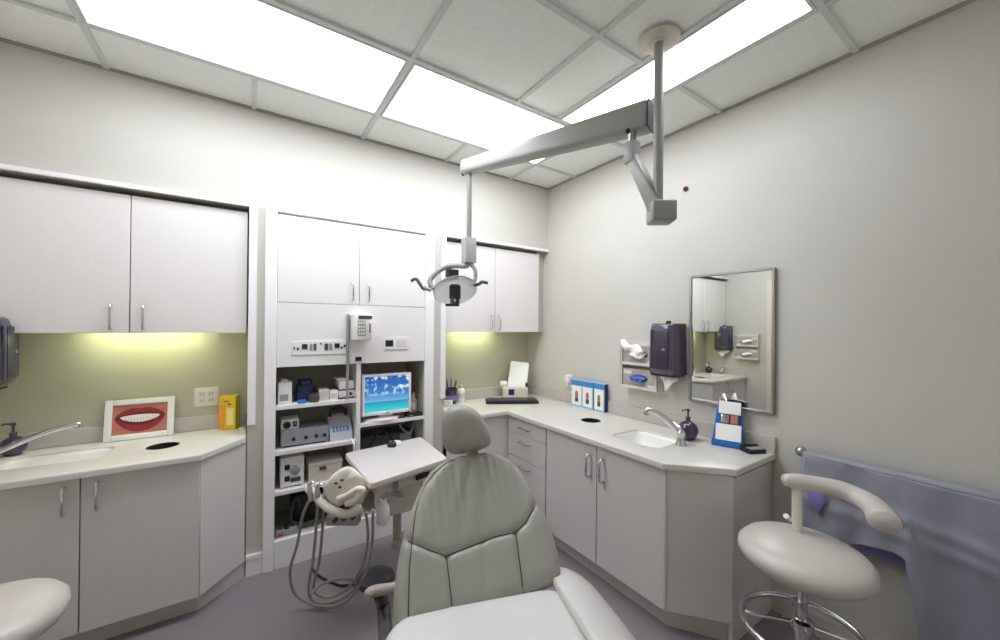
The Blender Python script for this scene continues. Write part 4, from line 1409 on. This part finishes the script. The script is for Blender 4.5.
# white moulded wings beside the seat
for sgn, nm in ((1, 'side_wing'), (-1, 'side_wing')):
    def wf(a, c_):
        y_ = .42 - .75 * a
        x_ = sgn * (.215 + .17 * c_)
        z_ = zt_ + .035 * math.sin(min(1, a * 1.4) * PI * .5) * (1 - a * .35) - .10 * c_ ** 2 - .02 + (.02 * (1 - a))
        return R_ @ V((x_, y_, z_))
    if sgn > 0:
        g_ = MB(); g_.grid(wf, 24, 10)
        o = g_.build(nm, 'shell', t)
        sm = o.modifiers.new('thickness', 'SOLIDIFY'); sm.thickness = .03; sm.offset = 0
        bv = o.modifiers.new('edge', 'BEVEL'); bv.width = .01; bv.segments = 3
# armrest on the other side
a0, a1 = at(370, 592, 'Z', 1.16), at(394, 588, 'Z', 1.18)
ar = (a0 + a1) / 2
arm = MB().tube(spline([a0 - cdir * .02 - cr * .004, a0 + cr * .01, a1, a1 + cr * .04 + cdir * .01], 6), [.010, .014, .017] + [.019] * 13 + [.017, .014, .010], 14, sq=(.8, 1)).build('armrest', 'armpad', t)
MB().tube(spline([a0.lerp(a1, .4) + V((0, 0, -.01)), a0.lerp(a1, .6) + V((0, 0, -.08)), R_ @ V((-.24, .12, zt_ - .1))], 6), .020, 12).build('armrest_bracket', 'dgrey', t)
# pedestal under the seat
MB().prism(rrect(-.16, .16, -.30, .22, .07, 6), .05, zt_ - .14, bev=.02, seg=2, M=R_).build('pedestal', 'shell', t)
MB().prism(rrect(-.24, .24, -.42, .30, .10, 8), 0, .055, bev=.02, seg=2, M=R_).build('base_plate', 'dgrey', t)

# ================================================================== DELIVERY UNIT
ZT = .70
q = [at(370, 484, 'z', ZT), at(344.5, 453, 'z', ZT), at(421, 436.5, 'z', ZT), at(448, 458, 'z', ZT)]
cq = sum(q, V()) / 4
t = thing('delivery_unit', 'white instrument tray on a jointed support arm left of the dental chair', 'instrument tray', (cq.x, cq.y, 0))


def rounded(poly, r, n=5):
    out = []
    k = len(poly)
    for i in range(k):
        p, a, b_ = poly[i], poly[i - 1], poly[(i + 1) % k]
        da, db = (a - p).normalized(), (b_ - p).normalized()
        p0, p1 = p + da * r, p + db * r
        for j in range(n + 1):
            s_ = j / n
            out.append((p0 * (1 - s_) ** 2 + p * (2 * s_ * (1 - s_)) + p1 * s_ ** 2))
    return [(p.x, p.y) for p in out]


MB().prism(rounded(q, .03), ZT - .028, ZT, bev=.007, seg=2).build('tray', 'tray', t)
q2 = [cq + (p - cq) * .80 for p in q]
MB().prism(rounded(q2, .03), ZT - .10, ZT - .028, bev=.0).build('drawer_housing', 'beige', t)
fm = (q[0] + q[3]) / 2
e1 = (q[3] - q[0]).normalized()
e2 = V((-e1.y, e1.x, 0))
fp = cq - e2 * ((cq - fm).length * .80)
KB = Matrix((e1, e2, V((0, 0, 1)))).transposed().to_4x4()
KB.translation = V((fp.x, fp.y, ZT - .07))
MB().box(-.02, .07, -.012, .002, -.012, .014, .004, 2, M=KB).build('drawer_pull', 'black', t)
MB().box(-.16, -.13, -.008, .002, -.02, .02, .003, 1, M=KB).build('air_switch', 'grey', t)
MB().box(cq.x - .11, cq.x + .11, cq.y - .09, cq.y + .09, ZT - .30, ZT - .10, .012, 2).build('control_box', 'beige', t)
fl = V((1.02, 1.56, 0))
MB().cyl((cq.x, cq.y, .20), (cq.x, cq.y, ZT - .24), .024).build('column', 'armgrey', t)
beam((cq.x - .02, cq.y + .0, .20), (fl.x, fl.y, .20), .05, .06, .045, .055, .012, 2).build('support_arm', 'armgrey', t)
MB().cyl((fl.x, fl.y, .03), (fl.x, fl.y, .25), .045, n=24).build('floor_post', 'dgrey', t)
MB().lathe([(.12, 0), (.12, .02), (.06, .035), (.045, .06)], (fl.x, fl.y, 0), 32).build('floor_plate', 'dgrey', t)
# water bottle below
wb = at(383, 513, 'Z', 1.909)
MB().lathe([(.028, -.05), (.032, -.04), (.032, .03), (.018, .05), (.018, .07)], wb, 20).build('water_bottle', 'white', t)
MB().tube([wb + V((0, 0, .06)), wb + V((.02, .03, .10)), V((cq.x, cq.y - .08, ZT - .2))], .012, 10).build('bottle_bracket', 'armgrey', t)
# handpiece bracket on the left side
hb0, hb1 = at(309, 491, 'Z', 1.865), at(364, 503, 'Z', 1.776)
MB().tube(spline([hb0 + V((0, 0, .01)), at(318, 498, 'Z', 1.798), at(330, 509, 'Z', 1.754), at(347, 514, 'Z', 1.754), at(362, 508, 'Z', 1.776)], 6), .021, 14, sq=(.9, 1)).build('handpiece_holder', 'beige', t)
beam(at(345, 500, 'Z', 1.798), V((q[0].x * .5 + q[1].x * .5 + .05, q[0].y * .5 + q[1].y * .5, ZT - .06)), .16, .12, .05, .05, .012, 2).build('holder_arm', 'beige', t)
MB().box(-.08, .07, -.03, .03, -.03, .02, .008, 2, M=Matrix.Translation(at(345, 517, 'Z', 1.820)) @ Matrix.Rotation(-YAW, 4, 'Z')).build('control_block', 'steel', t)
for k in range(3):
    p = at(336 + k * 9, 519 - k * 1.5, 'Z', 1.776)
    MB().cyl(p, p - fwd * .02, .010, n=14).build('gauge', 'dgrey', t)
# white protective cover lying on the bracket
cv0 = [(322, 487), (337, 470), (350, 466.5), (360, 474), (366, 484), (352, 496), (338, 507), (328, 500)]
b = MB()
cpts = [at(u, v, 'Z', 1.776) for u, v in cv0]
cc_ = sum(cpts, V()) / 8
ring3 = spline(cpts + [cpts[0]], 5)[:-1]
hn2 = (-fwd * .75 + V((0, 0, .66))).normalized()
rings = []
for k, h in ((0, .030), (.4, .028), (.7, .020), (.9, .008), (1, -.006), (.92, -.02), (.5, -.03), (0, -.03)):
    rings.append([b.bm.verts.new(cc_ + hn2 * h)] if k == 0 else [b.bm.verts.new(cc_ + (p - cc_) * k + hn2 * (h + .004 * math.sin(i * .9) * k)) for i, p in enumerate(ring3)])
n = len(ring3)
for A, B in zip(rings, rings[1:]):
    for j in range(n):
        if len(A) == 1:
            b.bm.faces.new((A[0], B[j], B[(j + 1) % n]))
        elif len(B) == 1:
            b.bm.faces.new((A[j], A[(j + 1) % n], B[0]))
        else:
            b.bm.faces.new((A[j], A[(j + 1) % n], B[(j + 1) % n], B[j]))
kp = b.build('control_pad', 'cloth', t, sharp=70)
for (u, v) in ((338, 485), (344, 482), (342, 489)):
    MB().sphere(at(u, v, 'Z', 1.776) + hn2 * .027, (.009, .009, .006), 10).build('button', 'dgrey', kp)
MB().tube(spline([at(338, 499, 'Z', 1.743), at(348, 495, 'Z', 1.743), at(358, 489, 'Z', 1.743), at(363, 491, 'Z', 1.743), at(356, 499, 'Z', 1.743), at(346, 504, 'Z', 1.743)], 5), .014, 10).build('rolled_edge', 'cloth', kp)
# three handpieces with hoses
hoses = [
    [(311, 497), (303, 515), (297, 545), (290, 570), (293, 590), (304, 601), (320, 606), (338, 605), (352, 596), (366, 572), (372, 545), (373, 510)],
    [(318, 502), (316, 530), (313, 560), (309, 585), (312, 600), (326, 603), (342, 598), (354, 589), (355, 581), (340, 579), (322, 584), (310, 594)],
    [(324, 506), (322, 535), (319, 562), (314, 590), (330, 597), (350, 586), (362, 566), (368, 540), (366, 512)]]
tips = [((311, 497), (309, 485)), ((318, 501), (317, 487)), ((324, 505), (325, 492))]
for k in range(3):
    h0, h1 = at(*tips[k][0], 'Z', 1.776), at(*tips[k][1], 'Z', 1.798)
    hp = thing('handpiece', ('steel dental handpiece at the outer end of the holder left of the tray', 'steel dental handpiece in the middle of the holder left of the tray', 'blue-banded dental handpiece next to the white control pad')[k],
               'handpiece', h0, 0, 'handpieces hung in the tray holder')
    MB().tube([h0 - V((0, 0, .02)), h0.lerp(h1, .5), h1], [.010, .012, .009], 12).build('body', 'steel', hp)
    MB().tube([h1, h1 + V((.012, -.01, .016)), h1 + V((.02, -.02, .012))], [.008, .008, .005], 10).build('tip', ('chrome', 'chrome', 'blue')[k], hp)
    pts = []
    N_ = len(hoses[k])
    for i, (u, v) in enumerate(hoses[k]):
        zz = 1.776 + .16 * math.sin(PI * i / (N_ - 1)) + .02 * k
        pts.append(at(u, v, 'Z', zz))
    MB().tube(spline(pts, 7), .0068, 8).build('hose', 'cable', hp)
# black foot control on the floor
fc = at(384, 575, 'z', .03)
t = thing('foot_control', 'dark round foot control on the floor below the instrument tray', 'foot pedal', (.62, 1.90 + .3, 0))
MB().lathe([(.10, 0), (.105, .01), (.10, .03), (.07, .045), (.03, .05)], (.62, 2.2, 0), 32).build('disc', 'dgrey', t)
MB().tube(spline([(.52, 2.2, .02), (.44, 2.26, .008), (.36, 2.40, .008), (.33, 2.52, .008)], 6), .007, 8).build('cord', 'black', t)

# mouse on the tray
mp = at(395, 445.5, 'z', ZT)
t = thing('mouse', 'black and white computer mouse on the instrument tray', 'mouse', (mp.x, mp.y, ZT), math.radians(105))
MB().sphere((0, 0, .006), (.033, .050, .026), 20).build('shell', 'white', t, local=True)
MB().sphere((0, .018, .0085), (.0325, .034, .0255), 18).build('buttons', 'black', t, local=True)
MB().cyl((-.004, .03, .031), (.004, .03, .031), .007, n=12).build('wheel', 'grey', t, local=True)
# clip bottom flat
for ch in [x for x in bpy.data.objects if x.parent == t]:
    for v_ in ch.data.vertices:
        v_.co.z = max(v_.co.z, .0005)

# ================================================================== STOOLS
def stool_parts(t, R=.205, zs_=.585, back=None):
    MB().lathe([(.0, zs_ - .005), (R * .80, zs_ - .005), (R * .93, zs_ + .006), (R, zs_ + .030), (R * .99, zs_ + .050), (R * .90, zs_ + .070), (R * .70, zs_ + .082), (R * .35, zs_ + .087), (0.0005, zs_ + .088)], (0, 0, 0), 56, cap=False).build('seat', 'stool', t, local=True, sharp=80)
    MB().lathe([(.03, zs_ - .05), (R * .62, zs_ - .02), (R * .66, zs_ - .004)], (0, 0, 0), 32).build('seat_pan', 'black', t, local=True)
    MB().cyl((0, 0, .10), (0, 0, .36), .026).cyl((0, 0, .36), (0, 0, zs_ - .04), .016).build('gas_column', 'chrome', t, local=True)
    ring = [(.19 * math.cos(2 * PI * k / 40), .19 * math.sin(2 * PI * k / 40), .35) for k in range(40)]
    fr_ = MB().tube(ring, .0115, 10, closed=True).build('foot_ring', 'chrome', t, local=True)
    sp = MB()
    for k in range(4):
        a = PI / 2 * k + .5
        sp.tube([(.03 * math.cos(a), .03 * math.sin(a), .37), (.18 * math.cos(a), .18 * math.sin(a), .352)], .007, 8)
    sp.lathe([(.028, .35), (.036, .355), (.036, .385), (.028, .39)], (0, 0, 0), 20)
    sp.build('ring_spokes', 'chrome', fr_, local=True)
    for k in range(5):
        a = 2 * PI * k / 5 + .3
        dv = V((math.cos(a), math.sin(a), 0))
        lg = beam(V((0, 0, .105)) + dv * .02, V((0, 0, .075)) + dv * .27, .045, .03, .035, .022, .006, 2).build('leg', 'chrome', t, local=True)
        w_ = dv * .265
        sd = V((-dv.y, dv.x, 0))
        MB().cyl(w_ + sd * .014 + V((0, 0, .029)), w_ - sd * .014 + V((0, 0, .029)), .029, n=18).cyl(w_ + V((0, 0, .03)), w_ + V((0, 0, .075)), .008, n=10).build('caster', 'black', lg, local=True)


sx_, sy_ = 1.708, .540
t = thing('stool', 'beige padded stool with a curved armrest in front of the hanging apron', 'stool', (sx_, sy_, 0))
stool_parts(t)
apx = [(784, 480, 1.50), (800, 482, 1.49), (818, 485, 1.47), (838, 489, 1.44), (856, 496, 1.40), (870, 504, 1.35), (880, 514, 1.29), (885, 523, 1.23)]
pp = spline([at(u, v, 'Z', z) for u, v, z in apx], 6)
k_ = len(pp)
rad = [(.034 + .011 * (i / (k_ - 1)) ** 1.5) * (min(1, .7 + .3 * math.sin(min(1, i / 5) * PI / 2)) if i < 6 else 1) * (min(1, .86 + .14 * math.sin(min(1, (k_ - 1 - i) / 2) * PI / 2))) for i in range(k_)]
MB().tube(pp, rad, 20, sq=(.86, 1.0)).build('armrest_pad', 'stool', t, sharp=80)
pb_ = at(797, 492, 'Z', 1.49)
MB().tube([pb_ + V((0, 0, .02)), at(797, 518, 'Z', 1.485), at(798, 545, 'Z', 1.48), V((sx_ + .03, sy_ + .06, .555))], [.017, .017, .015, .014], 14).build('armrest_post', 'offwhite', t)
lv = at(786, 516, 'Z', 1.50)
MB().tube([lv, lv + V((.03, .0, -.02)), pb_ + V((0, 0, -.12))], [.010, .008, .008], 10).build('lever', 'white', t)
t2 = thing('stool', 'plain pale padded stool without armrest in front of the base cabinet under the smile picture', 'stool', (-.635, 1.705, 0))
stool_parts(t2, .19, .565)

# ================================================================== APRON ON ITS RAIL
t = thing('apron_rail', 'short wall rail with a rounded metal end carrying the apron', 'rail', (XB, .3, .87))
MB().cyl((2.20, .700, .862), (2.20, -.62, .862), .014, n=16).build('bar', 'steel', t)
MB().sphere((2.20, .704, .874), .024, 18).build('end_knob', 'steel', t)
for y in (.68, -.55):
    MB().cyl((XB, y, .862), (2.20, y, .862), .009, n=12).build('bracket', 'steel', t)


def hem(y):
    if y > .56:
        return .50 - (y - .56) * .2
    if y > .335:
        k = (.56 - y) / .225
        return .50 + .055 * math.sin(k * PI * .62)
    k = min(1, (.335 - y) / .06)
    return .545 - .40 * k ** .7


def cloth(x_, nm, m_, parent, ya, yb, hemf, amp, top=.882, ph=0., n1=110, n2=60):
    g_ = MB()

    def fn(a, b_):
        y = ya + (yb - ya) * a
        zb = hemf(y)
        z = top + .004 - (top - zb) * b_
        drop = b_
        xx = x_ - amp * (drop ** .6) * (math.sin(y * 21 + ph + 1.4 * b_) + .5 * math.sin(y * 47 + 2 * ph)) - .02 * drop
        dp = top - z
        xx -= .010 * math.exp(-((dp - .10 - .16 * (ya - y)) / .025) ** 2) + .008 * math.exp(-((dp - .19 - .10 * (ya - y)) / .03) ** 2)
        return (xx, y + .012 * math.sin(b_ * 7 + ph) * b_, z)
    g_.grid(fn, n1, n2)
    o = g_.build(nm, m_, parent, sharp=180)
    s_ = o.modifiers.new('thickness', 'SOLIDIFY'); s_.thickness = .006; s_.offset = 0
    return o


t = thing('lead_apron', 'grey-blue apron with purple lining draped over the rail on the right wall', 'apron', (2.2, .1, .3))


def topfold(a, b_):
    y = .700 - 1.27 * a
    an = PI * (b_)
    sag = .006 * math.sin(y * 18)
    return (2.20 - .020 * math.cos(an) + 0, y, .862 + .020 * math.sin(an) + sag * 0)


g_ = MB(); g_.grid(topfold, 60, 10)
o = g_.build('fold', 'apron', t, sharp=180); s_ = o.modifiers.new('thickness', 'SOLIDIFY'); s_.thickness = .006; s_.offset = 0
cloth(2.18, 'front_panel', 'apron', t, .692, -.58, hem, .016, top=.860)
cloth(2.228, 'back_panel', 'lining', t, .698, -.56, lambda y: hem(y) - .055 if y < .62 else .44, .006, top=.860, ph=1.3)

st = [at(u, v, 'x', 2.135) for u, v in ((806, 489), (824, 493), (825, 503), (818, 515), (811, 508))]
b = MB()
r1 = [b.bm.verts.new(p) for p in st]; r2 = [b.bm.verts.new(p + V((.012, 0, 0))) for p in st]
b.bm.faces.new(r1); b.bm.faces.new(r2[::-1])
for k in range(5):
    b.bm.faces.new((r1[k], r1[(k + 1) % 5], r2[(k + 1) % 5], r2[k]))
bmesh.ops.bevel(b.bm, geom=b.bm.edges[:], offset=.004, segments=2, profile=.5, affect='EDGES')
b.build('lining_flap', 'lining', t)

# ================================================================== WORLD AND RENDER SETTINGS
wd_ = bpy.data.worlds.new('world')
S.world = wd_
wd_.use_nodes = True
bg = wd_.node_tree.nodes['Background']
bg.inputs[0].default_value = (1.0, .99, .96, 1)
bg.inputs[1].default_value = .22
S.view_settings.view_transform = 'Standard'
S.view_settings.look = 'None'
S.view_settings.exposure = 1.22
S.view_settings.gamma = 1
S.view_settings.use_curve_mapping = False
S.cycles.use_denoising = True
S.cycles.max_bounces = 10
S.cycles.diffuse_bounces = 6
S.cycles.glossy_bounces = 5
S.cycles.caustics_reflective = False
S.cycles.sample_clamp_indirect = 6
